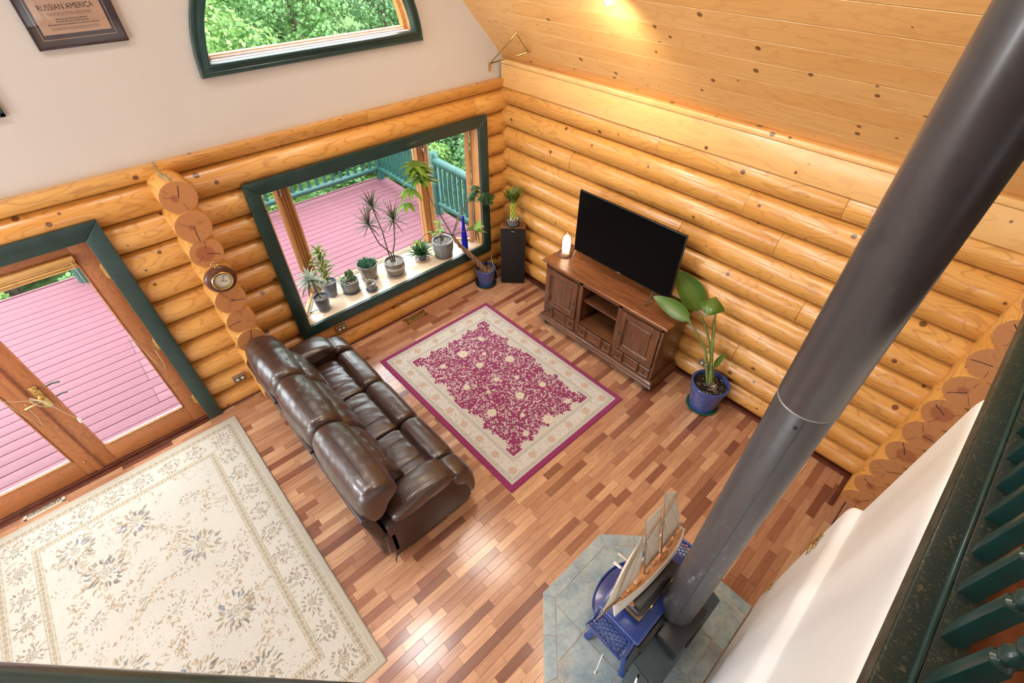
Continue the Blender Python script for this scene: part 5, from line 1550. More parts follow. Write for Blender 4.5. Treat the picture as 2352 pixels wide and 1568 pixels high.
for P, kind in BR:
    c = curve(P, 14); br.tube(c, [lerp(0.007, 0.0028, i/14) for i in range(15)], 6)
    if kind == 1:
        for q in (-1, -3, -5): 
            for _ in range(2): palm(lv, c[q]+Vector((rp.uniform(-.05, .05), rp.uniform(-.04, .04), rp.uniform(-.02, .02))), (0, 0, 1), 7, 0.20, 0.062)
        palm(lv, c[-1]+Vector((-0.14, 0.0, -0.22)), (-1, 0, 0), 7, 0.18, 0.06); br.tube([c[-4], c[-1]+Vector((-0.14, 0.0, -0.22))], 0.003, 5)
        palm(lv, c[-1]+Vector((-0.20, 0.0, -0.36)), (-1, 0, 0), 6, 0.17, 0.056)
    elif kind == 2:
        for q in (-1, -2, -4, -5):
            palm(lv2, c[q]+Vector((rp.uniform(-.04, .04), 0, rp.uniform(-.03, .03))), (0.3, -0.2, 1), 11, 0.085, 0.019)
            palm(lv2, c[q]+Vector((rp.uniform(-.05, .05), 0, rp.uniform(-.05, .0))), (0.3, -0.2, 0.2), 10, 0.075, 0.018)
    elif kind == 0: palm(lv, c[-1], (-1, 0, 0.3), 4, 0.10, 0.03); palm(lv, c[6], (0, 0, 1), 4, 0.09, 0.03)
    else:
        for q, dd in ((-1, (1, -.3, -.2)), (-4, (0.3, -.5, .5)), (-7, (-.2, -.4, .6)), (-2, (0.6, 0.2, .7)), (-1, (0.2, -.2, -1))): lv.blade(c[q], dd, 0.16, 0.080, 0.7, 7, 0.15, None, 0.6)
br.build('branch', STEMB, mt, True); lv.build('foliage', L_POTH, mt); lv2.build('fine_foliage', L_AGAV, mt)

# ================================================================== lucky bamboo on the speaker
sc_ = Vector((fl.x, fl.y, 0)) + ux*(W_*0.5) + uy*0.072
lb = thing('lucky_bamboo', 'woven lucky bamboo with white pebbles in a grey bowl on the speaker', 'plant', (sc_.x, sc_.y, H_))
z = pot(lb, 0.083, 0.095, C_SLATE, SOILB, 0.80, 0.008, (0.080, C_DKGRN))
for j in range(14):
    a0 = 2*PI*j/14; sg = 1 if j % 2 else -1
    pts = [(0.034*math.cos(a0+sg*f*2.6), 0.034*math.sin(a0+sg*f*2.6), z-0.01+0.23*f) for f in np.linspace(0, 1, 14)]
    MB().tube(pts, 0.0062, 6).build('cane', simple('bamboo_cane', (0.42, 0.44, 0.06), 0.4, var=0.2, scale=50), lb, True)
lv = Leaves()
for j in range(14):
    a0 = 2*PI*j/14; p = (0.036*math.cos(a0), 0.036*math.sin(a0), z+0.22)
    for i in range(7):
        lv.blade((p[0], p[1], p[2]+0.012*i), (math.cos(a0+rp.uniform(-1, 1))*0.7, math.sin(a0+rp.uniform(-1, 1))*0.7, rp.uniform(0.6, 1.6)), rp.uniform(0.11, 0.17), 0.017, 0.8, 6, 0.3)
lv.build('foliage', L_BAMB, lb)
PEB = simple('white_pebble', (0.66, 0.60, 0.50), 0.6, var=0.1, scale=60)
for j in range(22):
    a = rp.uniform(0, 6.28); q = rp.uniform(0.046, 0.066)
    M = Matrix.Translation((q*math.cos(a), q*math.sin(a), z+0.006+rp.uniform(0, .006))) @ Matrix.Rotation(rp.uniform(0, 3), 4, 'Z') @ Matrix.Scale(rp.uniform(.7, 1.1), 4)
    MB().lathe([(0.0, -0.006), (0.008, -0.004), (0.011, 0.0), (0.008, 0.005), (0.0, 0.007)], 0, 0, 0, 8, M).build('pebble', PEB, lb, True)

# ================================================================== bird of paradise in a blue pot by the console
bp_ = thing('bird_of_paradise', 'bird of paradise plant with broad leaves in a blue pot by the console', 'plant', (-0.225, -3.315, 0))
z = pot(bp_, 0.186, 0.335, C_BLUE, SOIL, 0.70, 0.02, (0.160, C_GREEN), seg=36)
MB().tube([(0, 0, z-0.02), (0.0, 0.01, z+0.05)], [0.035, 0.026], 10).build('crown_base', STEMB, bp_, True)
ST = [  # stalk points ; leaf direction, length, width, droop, twist, fold
 ([(-0.01, 0.02, z), (-0.055, 0.14, 0.70), (-0.10, 0.25, 0.88), (-0.14, 0.36, 1.01)], (-0.10, 0.95, 0.34), 0.40, 0.15, 0.35, -0.75, 0.22),
 ([(0.01, 0.01, z), (0.05, 0.11, 0.60), (0.075, 0.24, 0.82), (0.080, 0.38, 1.00)], (0.0, 0.70, 0.72), 0.44, 0.24, 0.3, -0.5, 0.2),
 ([(0.01, -0.01, z), (0.0, 0.08, 0.62), (0.0, 0.17, 0.98), (0.005, 0.25, 1.27)], (-0.95, -0.25, 0.30), 0.24, 0.21, 1.9, 0.0, -0.6),
 ([(0.02, -0.02, z), (0.022, 0.02, 0.42), (0.025, 0.035, 0.52)], (0.05, -0.22, 0.95), 0.22, 0.075, 0.15, 0.6, 0.3),
 ([(-0.01, 0.0, z), (0.01, 0.09, 0.60), (0.02, 0.15, 0.78)], (0.02, 0.25, 1.0), 0.26, 0.03, 0.0, 0.2, 0.3)]
for P, d, L, w, dr, tw, fo in ST:
    P = [Vector(p) for p in P]; c = curve(P, 14)
    MB().tube(c, [lerp(0.016, 0.007, i/14) for i in range(15)], 8).build('stalk', STEMG, bp_, True)
    lv = Leaves(); lv.blade(c[-1], d, L, w, dr, 12, fo, None, 0.75, tw); lv.build('leaf', L_BOP, bp_)
dr_ = MB()
for j in range(6): dr_.tube([(rp.uniform(-.02, .02), rp.uniform(-.02, .02), z), (rp.uniform(-.05, .03), rp.uniform(-.07, .02), z+0.05), (rp.uniform(-.09, .02), rp.uniform(-.10, .0), z+0.012)], [0.008, 0.006, 0.003], 5, True, 0.4)
dr_.build('dry_sheath', simple('dry_straw', (0.50, 0.34, 0.22), 0.8, var=0.2, scale=40), bp_, True)
# ================================================================== tiled hearth
def mk_tile():
    g = G('slate_blue_tile'); v = g.coord((1, 1, 1), 60)
    a = g.noise(v, 7, 5, 0.7); b = g.noise(v, 26, 4, 0.7); d = g.noise(v, 3.0, 3)
    c = g.ramp(a, [(0.3, (0.16, 0.24, 0.28)), (0.5, (0.30, 0.36, 0.36)), (0.7, (0.42, 0.45, 0.42))])
    c = g.mix(g.math('MULTIPLY', g.smooth(d, 0.55, 0.75), 0.6), c, (0.30, 0.20, 0.13))
    c = g.mix(g.math('MULTIPLY', g.smooth(b, 0.45, 0.75), 0.4), c, (0.11, 0.16, 0.19))
    return g.pbr(c, g.math('ADD', g.math('MULTIPLY', b, 0.25), 0.28), 0, g.bump(b, 0.25, 0.006), 0.5)
TILE = mk_tile()
GROUT = simple('pale_grout', (0.50, 0.43, 0.36), 0.85, var=0.1, scale=60)
HP = [(-3.17, -4.612), (-1.69, -4.612), (-1.69, -3.892), (-2.095, -3.487), (-2.765, -3.487), (-3.17, -3.892)]
HC = (-2.43, -4.05)
hearth = tag(MB().prism([(x-HC[0], y-HC[1]) for x, y in HP], 0.0, 0.019).build('hearth', GROUT, None, loc=(HC[0], HC[1], 0)), 'six sided blue grey tiled hearth under the stove', 'hearth')
def clip(poly, a, b, c):
    """keep a*x+b*y+c >= 0"""
    out = []
    for i in range(len(poly)):
        p, q = poly[i], poly[(i+1) % len(poly)]
        dp, dq = a*p[0]+b*p[1]+c, a*q[0]+b*q[1]+c
        if dp >= 0: out.append(p)
        if (dp >= 0) != (dq >= 0):
            t_ = dp/(dp-dq); out.append((p[0]+(q[0]-p[0])*t_, p[1]+(q[1]-p[1])*t_))
    return out
def edges(P): return [(P[i], P[(i+1) % len(P)]) for i in range(len(P))]
def halfplane(p, q, off):
    """inside (left of p->q for ccw), shrunk by off"""
    dx, dy = q[0]-p[0], q[1]-p[1]; L = math.hypot(dx, dy); a, b = -dy/L, dx/L
    return a, b, -(a*p[0]+b*p[1])-off
def tile_obj(poly, z0=0.017, z1=0.024):
    if len(poly) < 3: return
    ar = abs(sum(poly[i][0]*poly[(i+1) % len(poly)][1]-poly[(i+1) % len(poly)][0]*poly[i][1] for i in range(len(poly))))/2
    if ar < 0.0008: return
    cx, cy = sum(p[0] for p in poly)/len(poly), sum(p[1] for p in poly)/len(poly)
    o = MB().prism([(x-cx, y-cy) for x, y in poly], z0, z1).build('tile', TILE, hearth, loc=(cx-HC[0], cy-HC[1], 0))
    bev(o, 0.0018, 1)
BWT, GR = 0.095, 0.0035
shell = [(HP[i], HP[(i+1) % 6]) for i in range(1, 6)]      # no border along the wall
inner_planes = [halfplane(p, q, BWT) for p, q in shell]
gx = [-3.39+0.32*i for i in range(7)]; gy = [-4.85+0.325*i for i in range(6)]
for x0 in gx:
    for y0 in gy:
        poly = [(x0+GR, y0+GR), (x0+0.32-GR, y0+GR), (x0+0.32-GR, y0+0.325-GR), (x0+GR, y0+0.325-GR)]
        for (a, b, c) in inner_planes: poly = clip(poly, a, b, c-GR) if poly else poly
        if poly: poly = clip(poly, 0, 1, 4.610)
        if poly: tile_obj(poly)
def inset(P, d):
    out = []
    n = len(P)
    for i in range(n):
        p0, p1, p2 = P[i-1], P[i], P[(i+1) % n]
        a1, b1, c1 = halfplane(p0, p1, d); a2, b2, c2 = halfplane(p1, p2, d)
        det = a1*b2-a2*b1
        out.append(((b1*c2-b2*c1)/det, (c1*a2-c2*a1)/det))
    return out
IN = inset(HP, BWT)
for i in range(1, 6):
    p, q = HP[i], HP[(i+1) % 6]; r_, s_ = IN[i], IN[(i+1) % 6]
    if i == 1: r_ = (r_[0], -4.612)
    if i == 5: s_ = (s_[0], -4.612)
    L = math.dist(p, q); n = max(1, round(L/0.32))
    for k in range(n):
        f0, f1 = k/n, (k+1)/n
        A_ = (lerp(p[0], q[0], f0), lerp(p[1], q[1], f0)); B_ = (lerp(p[0], q[0], f1), lerp(p[1], q[1], f1))
        C_ = (lerp(r_[0], s_[0], f1), lerp(r_[1], s_[1], f1)); D_ = (lerp(r_[0], s_[0], f0), lerp(r_[1], s_[1], f0))
        poly = [A_, B_, C_, D_]
        for (e0, e1) in edges(poly):
            a, b, c = halfplane(e0, e1, GR*0.8); poly = clip(poly, a, b, c) if poly else poly
        if poly: tile_obj(poly)
for (p, q) in ((HP[5], HP[0]),):
    MB().bbox(0, 0.018, -math.dist(p, q)-0.02, 0.0, 0, 0.014, 0.004).build('edge_strip', LOGW, hearth, True, 30, (p[0]-HC[0]-0.022, p[1]-HC[1], 0))

# ================================================================== blue enamel wood stove
g = G('blue_enamel'); v = g.coord()
ENAM = g.pbr(g.mix(g.noise(v, 12, 3), (0.010, 0.030, 0.155), (0.016, 0.048, 0.225)), 0.22, 0, g.bump(g.noise(v, 40, 2), 0.04, 0.003), 0.5, 0.5, 0.08)
SHIELD = simple('grey_sheet_steel', (0.050, 0.068, 0.075), 0.42, 0.35, var=0.15, scale=14)
STX, STY = -2.44, -4.05
stove = thing('wood_stove', 'cobalt blue enamelled cast iron wood stove on the tiled hearth', 'stove', (STX, STY, 0.024))
def sb_(name, x0, x1, y0, y1, z0, z1, b=0.01, mat=ENAM, parent=stove):
    return MB().bbox(x0, x1, y0, y1, z0-0.024, z1-0.024, b, 3).build(name, mat, parent, True, 35)
sb_('firebox', -0.28, 0.28, -0.14, 0.12, 0.20, 0.665, 0.015)
sb_('top_plate', -0.315, 0.315, -0.155, 0.150, 0.665, 0.695, 0.014)
sb_('front_rim', -0.300, 0.300, 0.115, 0.150, 0.690, 0.706, 0.007)
sb_('front_door', -0.21, 0.21, 0.115, 0.140, 0.27, 0.62, 0.012)
sb_('door_window', -0.15, 0.15, 0.138, 0.143, 0.34, 0.56, 0.004, BLACKP)
# half round ash shelf
pts = [(0.27*math.cos(a), 0.11+0.17*math.sin(a)) for a in np.linspace(0, PI, 25)]
o = MB().prism(pts, 0.30-0.024, 0.325-0.024).build('ash_shelf', ENAM, stove); bev(o, 0.006)
o = MB().tube([(x, y, 0.328-0.024) for x, y in pts], 0.008, 8).build('ash_shelf_rim', ENAM, stove, True)
for sx in (-1, 1):
    for sy in (-0.12, 0.11):
        MB().tube([(sx*0.235, sy, 0.20), (sx*0.265, sy*1.12, 0.13), (sx*0.285, sy*1.25, 0.05), (sx*0.300, sy*1.32, 0.002)], [0.042, 0.032, 0.024, 0.028], 10).build('leg', ENAM, stove, True, 50)
# lattice side shelves
def shelf(sx):
    e = bpy.data.objects.new('side_shelf', None); COL.objects.link(e); e.parent = stove
    x0, x1 = 0.318, 0.445
    y0, y1 = -0.125, 0.130
    zt = 0.672-0.024
    fr_ = MB()
    for a in ((x0, x1, y0, y0+0.014), (x0, x1, y1-0.014, y1), (x0, x0+0.014, y0, y1), (x1-0.016, x1, y0, y1)):
        fr_.bbox(min(sx*a[0], sx*a[1]), max(sx*a[0], sx*a[1]), a[2], a[3], zt-0.012, zt+0.010, 0.005)
    fr_.build('shelf_frame', ENAM, e, True, 35)
    # diagonal bars clipped to the frame
    k = 0
    for sg in (1, -1):
        c = -0.30
        while c < 0.60:
            # line y = y0 + sg*(x-x0)*1.9 + c (sg=1) ; clip
            P = []
            for t_ in np.linspace(0, 1, 60):
                x = lerp(x0+0.010, x1-0.010, t_); y = (y0 + c + (x-x0)*1.7) if sg > 0 else (y0 + c - (x-x0)*1.7)
                if y0+0.008 < y < y1-0.008: P.append((sx*x, y, zt))
            if len(P) > 2:
                MB().tube([P[0], P[-1]], 0.0046, 5).build('lattice_bar', ENAM, e, True)
            c += 0.0425
    for yy in (y0+0.03, y1-0.03):
        MB().tube([(sx*(x1-0.03), yy, zt-0.008), (sx*0.30, yy, zt-0.11)], 0.006, 6).build('bracket', ENAM, e, True)
    return e
shelf(-1); shelf(1)
# two spring handles at the front
for (x, mat_, l) in ((0.02, WHITEP, 0.055), (0.09, CHROME, 0.07)):
    MB().tube([(x, 0.14, 0.55), (x-0.004, 0.19, 0.56), (x-0.01, 0.19+l*0.5, 0.565)], 0.005, 6).tube([(x-0.01, 0.20, 0.566), (x-0.016, 0.20+l, 0.57)], [0.010, 0.013], 8).build('door_handle', mat_, stove, True, 50)
for (x, y) in ((-0.40, -0.03), (-0.33, -0.20)):
    MB().tube([(x+0.05, y+0.02, 0.16), (x-0.02, y, 0.12), (x-0.05, y-0.01, 0.10)], 0.004, 6).lathe([(0.0, 0), (0.012, 0.006), (0.012, 0.014), (0.0, 0.02)], x-0.05, y-0.01, 0.09, 8).build('draft_knob', CHROME, stove, True, 50)
# rear sheet metal heat shield with sloped top
sh = bpy.data.objects.new('heat_shield', None); COL.objects.link(sh); sh.parent = stove
pf = [(-0.36, -0.18), (0.36, -0.18), (0.36, -0.40), (-0.36, -0.40)]
m = MB()
zt = 0.56
m.add([(-0.365, -0.185, 0.10), (-0.365, -0.36, 0.10), (-0.365, -0.36, zt-0.09), (-0.365, -0.185, zt)], [(0, 1, 2, 3)])
m.add([(0.365, -0.185, 0.10), (0.365, -0.36, 0.10), (0.365, -0.36, zt-0.09), (0.365, -0.185, zt)], [(3, 2, 1, 0)])
m.add([(-0.365, -0.36, 0.10), (0.365, -0.36, 0.10), (0.365, -0.36, zt-0.09), (-0.365, -0.36, zt-0.09)], [(0, 1, 2, 3)])
m.add([(-0.365, -0.185, zt), (-0.365, -0.36, zt-0.09), (-0.13, -0.36, zt-0.09), (-0.13, -0.185, zt)], [(0, 1, 2, 3)])
m.add([(0.365, -0.185, zt), (0.365, -0.36, zt-0.09), (0.15, -0.36, zt-0.09), (0.15, -0.185, zt)], [(3, 2, 1, 0)])
m.add([(-0.13, -0.185, zt), (-0.13, -0.36, zt-0.09), (-0.07, -0.36, zt-0.02), (-0.07, -0.185, zt+0.06)], [(0, 1, 2, 3)])
o = m.build('sheet', SHIELD, sh)
sm_ = o.modifiers.new('thickness', 'SOLIDIFY'); sm_.thickness = 0.004
MB().bbox(-0.16, 0.18, -0.34, -0.19, 0.38, 0.62, 0.01).build('flue_collar_box', BLACKP, sh, True, 30)
MB().bbox(-0.30, 0.30, -0.188, -0.142, 0.14, 0.60, 0.006).build('rear_casting', BLACKP, sh, True, 30)  # black box standing in for the shade between stove and shield
MB().tube([(-0.366, -0.24, 0.47), (-0.385, -0.245, 0.475)], 0.006, 8).build('lever_pin', BLACKP, sh)
MB().tube([(-0.378, -0.24, 0.475), (-0.395, -0.25, 0.44), (-0.40, -0.255, 0.40)], [0.006, 0.012, 0.014], 10, True, 0.6).build('damper_lever', WHITEP, sh, True, 50)

# ================================================================== stove pipe
def mk_pipe():
    g = G('grey_painted_stovepipe'); v = g.coord()
    sp_ = g.n('ShaderNodeSeparateXYZ', None, Vector=v)
    a = g.noise(v, 6, 4, 0.6); b = g.noise(g.scale(v, (30, 30, 14)), 1.0, 4, 0.75)
    low = g.smooth(sp_.outputs['Z'], 1.55, 0.25)
    c = g.mix(a, (0.055, 0.050, 0.052), (0.085, 0.078, 0.080))
    scuff = g.math('MULTIPLY', g.smooth(b, 0.56, 0.70), g.math('ADD', g.math('MULTIPLY', low, 0.55), 0.03))
    c = g.mix(scuff, c, (0.42, 0.45, 0.48))
    d = g.noise(g.scale(v, (5, 5, 3)), 1.0, 2)
    c = g.mix(g.math('MULTIPLY', g.smooth(d, 0.62, 0.66), 0.35), c, (0.035, 0.032, 0.035))
    return g.pbr(c, g.math('ADD', g.math('MULTIPLY', a, 0.12), 0.30), 0.15, None, 0.5, 0.15, 0.2)
PIPE = mk_pipe()
PB = Vector((-2.400+0.02*0.60, -4.26+0.02*0.60, 0.600))
pipe = thing('stove_pipe', 'tall dark grey stovepipe rising from the blue stove to the ceiling', 'stovepipe', PB)
dirp = Vector((0.02, 0.02, 1.0))
def pseg(name, z0, z1, r, mat=PIPE):
    q = 40
    return MB().tube([dirp*z0, dirp*(z0+0.004), dirp*(z1-0.004), dirp*z1], [r-0.002, r, r, r-0.002], q).build(name, mat, pipe, True, 40)
pseg('lower_section', 0.0, 1.98, 0.100)
pseg('joint_band', 1.978, 1.986, 0.1025, simple('worn_paint_edge', (0.30, 0.27, 0.26), 0.45, 0.4))
pseg('upper_section', 1.984, 4.40, 0.1012)
sm2 = MB().tube([(-0.1005*math.cos(0.3)+dirp.x*z, -0.1005*math.sin(0.3)+dirp.y*z, z) for z in (0.01, 1.97)], 0.0016, 4)
sm2.build('seam', SHIELD, pipe, True)
for zz in (0.22, 1.93):
    a = 2.6 if zz < 1 else 3.3
    p = Vector((0.101*math.cos(a), 0.101*math.sin(a), 0))+dirp*zz
    MB().lathe([(0.006, -0.003), (0.006, 0.003), (0.0, 0.005)], 0, 0, 0, 8, Matrix.Translation(p) @ Matrix.Rotation(a, 4, 'Z') @ Matrix.Rotation(PI/2, 4, 'Y')).build('rivet', BLACKP, pipe, True)

# ================================================================== black steamer box on the stove
sbx = thing('leather_case', 'black leatherette case with rounded lid on top of the stove under the model ship', 'case', (-2.45, -4.055, 0.696))
CASE = simple('black_leatherette', (0.016, 0.016, 0.018), 0.38, var=0.3, scale=60, bump=0.2)
MB().bbox(-0.215, 0.215, -0.075, 0.075, 0.004, 0.055, 0.008, 3).build('tray', CASE, sbx, True, 40)
MB().bbox(-0.220, 0.220, -0.080, 0.080, 0.052, 0.062, 0.004).build('gold_edge', simple('dull_gold', (0.30, 0.20, 0.10), 0.4, 0.7), sbx, True, 30)
MB().bbox(-0.215, 0.215, -0.076, 0.076, 0.060, 0.125, 0.034, 5).build('lid', CASE, sbx, True, 40)
for x in (-0.10, 0.12): MB().bbox(x-0.012, x+0.012, -0.086, -0.076, 0.045, 0.07, 0.002).build('clasp', BRASS, sbx)

# ================================================================== model schooner
HULLW = simple('ship_white', (0.66, 0.60, 0.52), 0.5, var=0.06, scale=60)
DECKW = wood('ship_deck_wood', (0.52, 0.25, 0.10), (0.36, 0.14, 0.05), rough=0.5, knots=0.0, ringf=60, axis='X')
MASTW = simple('ship_spar', (0.27, 0.17, 0.10), 0.6, var=0.2, scale=60)
g = G('ship_sail_cloth')
_c = g.mix(g.noise(g.coord(), 30, 3), (0.80, 0.74, 0.64), (0.88, 0.83, 0.74))
_d = g.n('ShaderNodeBsdfDiffuse', None, Color=_c); _t = g.n('ShaderNodeBsdfTranslucent', None, Color=_c)
_m = g.n('ShaderNodeMixShader', None, i0=0.4, i1=_d.outputs[0], i2=_t.outputs[0]); g.t.links.new(_m.outputs[0], g.out.inputs[0])
SAIL = g.m
ROPE = simple('ship_rope', (0.33, 0.25, 0.16), 0.8)
SHX, SHY, SHZ = -2.455, -4.035, 0.826
ship = thing('model_ship', 'wooden two masted model schooner with cream sails on the black case', 'model ship', (SHX, SHY, SHZ))
ship.rotation_euler = (math.radians(-13), 0, 0)
# hull: stations along x (bow at -x)
def hull_section(t, zt=None):
    """t 0 bow .. 1 stern -> half beam, keel z, sheer z"""
    beam = 0.058*(math.sin(PI*min(1.0, 0.02+t*0.62+0.0))**0.75)
    if t > 0.8: beam *= 1-0.35*((t-0.8)/0.2)**1.5
    keel = 0.030 - 0.022*math.sin(PI*t)
    sheer = 0.130 + 0.050*(2*t-1)**2 - 0.012*(1-t)
    return beam, keel, sheer
NX = 26; X0s, X1s = -0.335, 0.325
rows = []; drows = []
for i in range(NX+1):
    t_ = i/NX; b, k, s_ = hull_section(t_); x = lerp(X0s, X1s, t_)
    r_ = []
    for j in range(13):
        a = lerp(-PI/2, PI/2, j/12)
        r_.append((x, b*math.copysign(abs(math.sin(a))**0.7, a), lerp(s_, k, math.cos(a)**0.8 if math.cos(a) > 0 else 0)))
    rows.append(r_); drows.append([(x, lerp(-b, b, j/6)*0.90, s_-0.016) for j in range(7)])
hm = MB().grid(rows); hm.add(rows[-1], [tuple(range(13))])
h_ = hm.build('hull', HULLW, ship, True, 50); so = h_.modifiers.new('planking', 'SOLIDIFY'); so.thickness = 0.006; so.offset = -1
MB().grid(drows).build('deck', DECKW, ship)
for s_ in (-1, 1):
    MB().tube([(r_[12 if s_ > 0 else 0][0], r_[12 if s_ > 0 else 0][1], r_[0][2]+0.002) for r_ in rows], 0.0042, 6).build('rail', HULLW, ship, True)
def dk(t_): return hull_section(t_)[2]-0.016
for (x, w, d, h) in ((-0.255, 0.022, 0.03, 0.014), (-0.20, 0.03, 0.018, 0.012), (-0.12, 0.05, 0.028, 0.016), (-0.03, 0.03, 0.026, 0.016), (0.045, 0.04, 0.03, 0.018), (0.20, 0.05, 0.034, 0.022), (0.265, 0.02, 0.02, 0.018)):
    t_ = (x-X0s)/(X1s-X0s)
    MB().bbox(x-w/2, x+w/2, -d/2, d/2, dk(t_)-0.002, dk(t_)+h, 0.002).build('deck_house', DECKW, ship, True, 30)
bt = MB(); rr_b = []
for i in range(9):
    u = i/8; b = 0.013*math.sin(PI*(0.08+0.84*u)); rr_b.append([(0.115+0.085*(u-0.5), -0.026+b*math.sin(a), dk(0.68)+0.022-0.012*math.cos(a)) for a in np.linspace(-PI/2, PI/2, 7)])
bt.grid(rr_b); b_o = bt.build('lifeboat', DECKW, ship, True, 50); so = b_o.modifiers.new('planking', 'SOLIDIFY'); so.thickness = 0.002
MB().tube([(-0.32, 0, dk(0.03)+0.02), (-0.475, 0, dk(0)+0.065)], [0.006, 0.003], 8).build('bowsprit', MASTW, ship, True)
M1, M2 = -0.045, 0.125
mz = dk(0.5)
H1, H2 = 0.50, 0.56
MB().tube([(M1, 0, mz), (M1+0.012, 0, mz+H1)], [0.0055, 0.003], 8).build('mast', MASTW, ship, True)
MB().tube([(M2, 0, mz), (M2+0.018, 0, mz+H2)], [0.0055, 0.003], 8).build('mast', MASTW, ship, True)
def sail(pts, name='sail', belly=0.030, n=8):
    """four corner sail (x,z), slightly bellied towards +y"""
    A_, B_, C_, D_ = [Vector((p[0], 0.004, p[1])) for p in pts]
    rows = []
    for i in range(n+1):
        u = i/n; r_ = []
        for j in range(n+1):
            w = j/n
            p = A_*(1-u)*(1-w)+B_*u*(1-w)+C_*u*w+D_*(1-u)*w
            r_.append((p.x, p.y+belly*math.sin(PI*u)*math.sin(PI*w), p.z))
        rows.append(r_)
    o = MB().grid(rows).build(name, SAIL, ship, True); q = o.modifiers.new('cloth', 'SOLIDIFY'); q.thickness = 0.0012
    return o
sail([(-0.455, mz+0.085), (-0.20, mz+0.045), (M1-0.01, mz+0.30), (M1-0.006, mz+H1-0.10)], 'jib')
sail([(-0.32, mz+0.055), (-0.10, mz+0.040), (M1-0.012, mz+0.20), (M1-0.01, mz+0.33)], 'staysail')
sail([(M1+0.012, mz+0.040), (M2-0.02, mz+0.045), (M2-0.012, mz+0.37), (M1+0.018, mz+0.32)], 'foresail')
sail([(M2+0.012, mz+0.050), (M2+0.215, mz+0.070), (M2+0.150, mz+0.42), (M2+0.020, mz+0.34)], 'mainsail')
sail([(M1+0.02, mz+0.33), (M2-0.01, mz+0.39), (M2+0.004, mz+0.47), (M1+0.014, mz+H1-0.02)], 'topsail', 0.006)
sail([(M2+0.022, mz+0.36), (M2+0.150, mz+0.44), (M2+0.030, mz+H2-0.01), (M2+0.022, mz+H2-0.02)], 'topsail', 0.006)
for (a, b) in (((M1+0.006, mz+0.04), (M2-0.02, mz+0.044)), ((M1+0.010, mz+0.315), (M2-0.01, mz+0.375)), ((M2+0.004, mz+0.048), (M2+0.23, mz+0.068)), ((M2+0.010, mz+0.335), (M2+0.158, mz+0.428))):
    MB().tube([(a[0], 0, a[1]), (b[0], 0, b[1])], 0.0036, 6).build('spar', MASTW, ship, True)
rg = MB()
for (m_, h_z) in ((M1, H1), (M2, H2)):
    for s_ in (-1, 1):
        for q in (-0.022, 0.006, 0.034):
            rg.tube([(m_+q, s_*0.052, mz+0.016), (m_+0.010, 0, mz+h_z*0.66)], 0.0011, 4)
rg.tube([(-0.47, 0, dk(0)+0.064), (M1+0.012, 0, mz+H1-0.01)], 0.0011, 4).tube([(M1+0.012, 0, mz+H1-0.01), (M2+0.016, 0, mz+H2-0.03)], 0.0011, 4).tube([(M2+0.018, 0, mz+H2-0.01), (0.32, 0, dk(1)+0.02)], 0.0011, 4)
rg.build('rigging', ROPE, ship)
for x in (-0.20, 0.16):
    MB().bbox(x-0.008, x+0.008, -0.036, 0.036, -0.001, 0.020, 0.003).bbox(x-0.006, x+0.006, -0.030, -0.020, 0.015, 0.055, 0.002).bbox(x-0.006, x+0.006, 0.020, 0.030, 0.015, 0.055, 0.002).build('cradle', DECKW, ship)
# ================================================================== loft railing on the right with a green cap board
LGREEN = (lambda g: (lambda v: g.pbr(g.mix(g.math('MULTIPLY', g.smooth(g.noise(g.scale(v, (60, 40, 60)), 1.0, 3, 0.7, 3.0), 0.57, 0.64), 0.55), (0.014, 0.028, 0.024), (0.16, 0.14, 0.075)), 0.4, 0, None, 0.5, 0.15))(g.coord()))(G('worn_dark_green_paint'))
EGREEN = simple('bluish_green_paint', (0.012, 0.046, 0.042), 0.28, var=0.15, scale=12, coat=0.3)
lr = thing('loft_railing', 'dark green loft railing with twisted balusters at lower right', 'railing', (-2.6, -4.64, 2.72))
LX, LY, LZ = -2.6, -4.64, 2.72
def lb_(name, x0, x1, y0, y1, z0, z1, b, mat): return MB().bbox(x0-LX, x1-LX, y0-LY, y1-LY, z0-LZ, z1-LZ, b).build(name, mat, lr, True, 30)
lb_('edge_board', -3.42, -0.02, -4.70, -4.600, 2.70, 2.742, 0.005, LGREEN)
lb_('edge_lip', -3.42, -0.02, -4.602, -4.597, 2.69, 2.738, 0.002, simple('worn_edge_wood', (0.05, 0.045, 0.028), 0.6, var=0.4, scale=20))
lb_('bead', -3.42, -0.02, -4.660, -4.649, 2.742, 2.756, 0.005, EGREEN)
lb_('bottom_rail', -3.42, -0.02, -4.72, -4.660, 2.742, 2.752, 0.004, LGREEN)
lb_('top_rail', -3.42, -0.02, -4.735, -4.645, 3.58, 3.63, 0.012, EGREEN)
def baluster_mesh():
    m = MB()
    w = 0.017
    m.bbox(-w, w, -w, w, 0.0, 0.185, 0.002)
    # twisted turning with beads
    prof = []
    z = 0.185; prof.append((0.018, z))
    for i in range(9):
        for q in range(6):
            f = q/6; prof.append((0.0115+0.0085*math.sin(PI*f)**1.0, 0.190+0.044*(i+f)))
    prof.append((0.0115, 0.190+0.044*9)); prof.append((0.018, 0.60))
    m.lathe(prof, 0, 0, 0, 12)
    m.bbox(-w, w, -w, w, 0.60, 0.832, 0.002)
    return m.mesh('baluster', EGREEN, True, 40)
blm = baluster_mesh()
x = -3.345
while x < -0.1:
    put('baluster', blm, lr, (x-LX, -4.687-LY, 2.750-LZ)); x += 0.1255

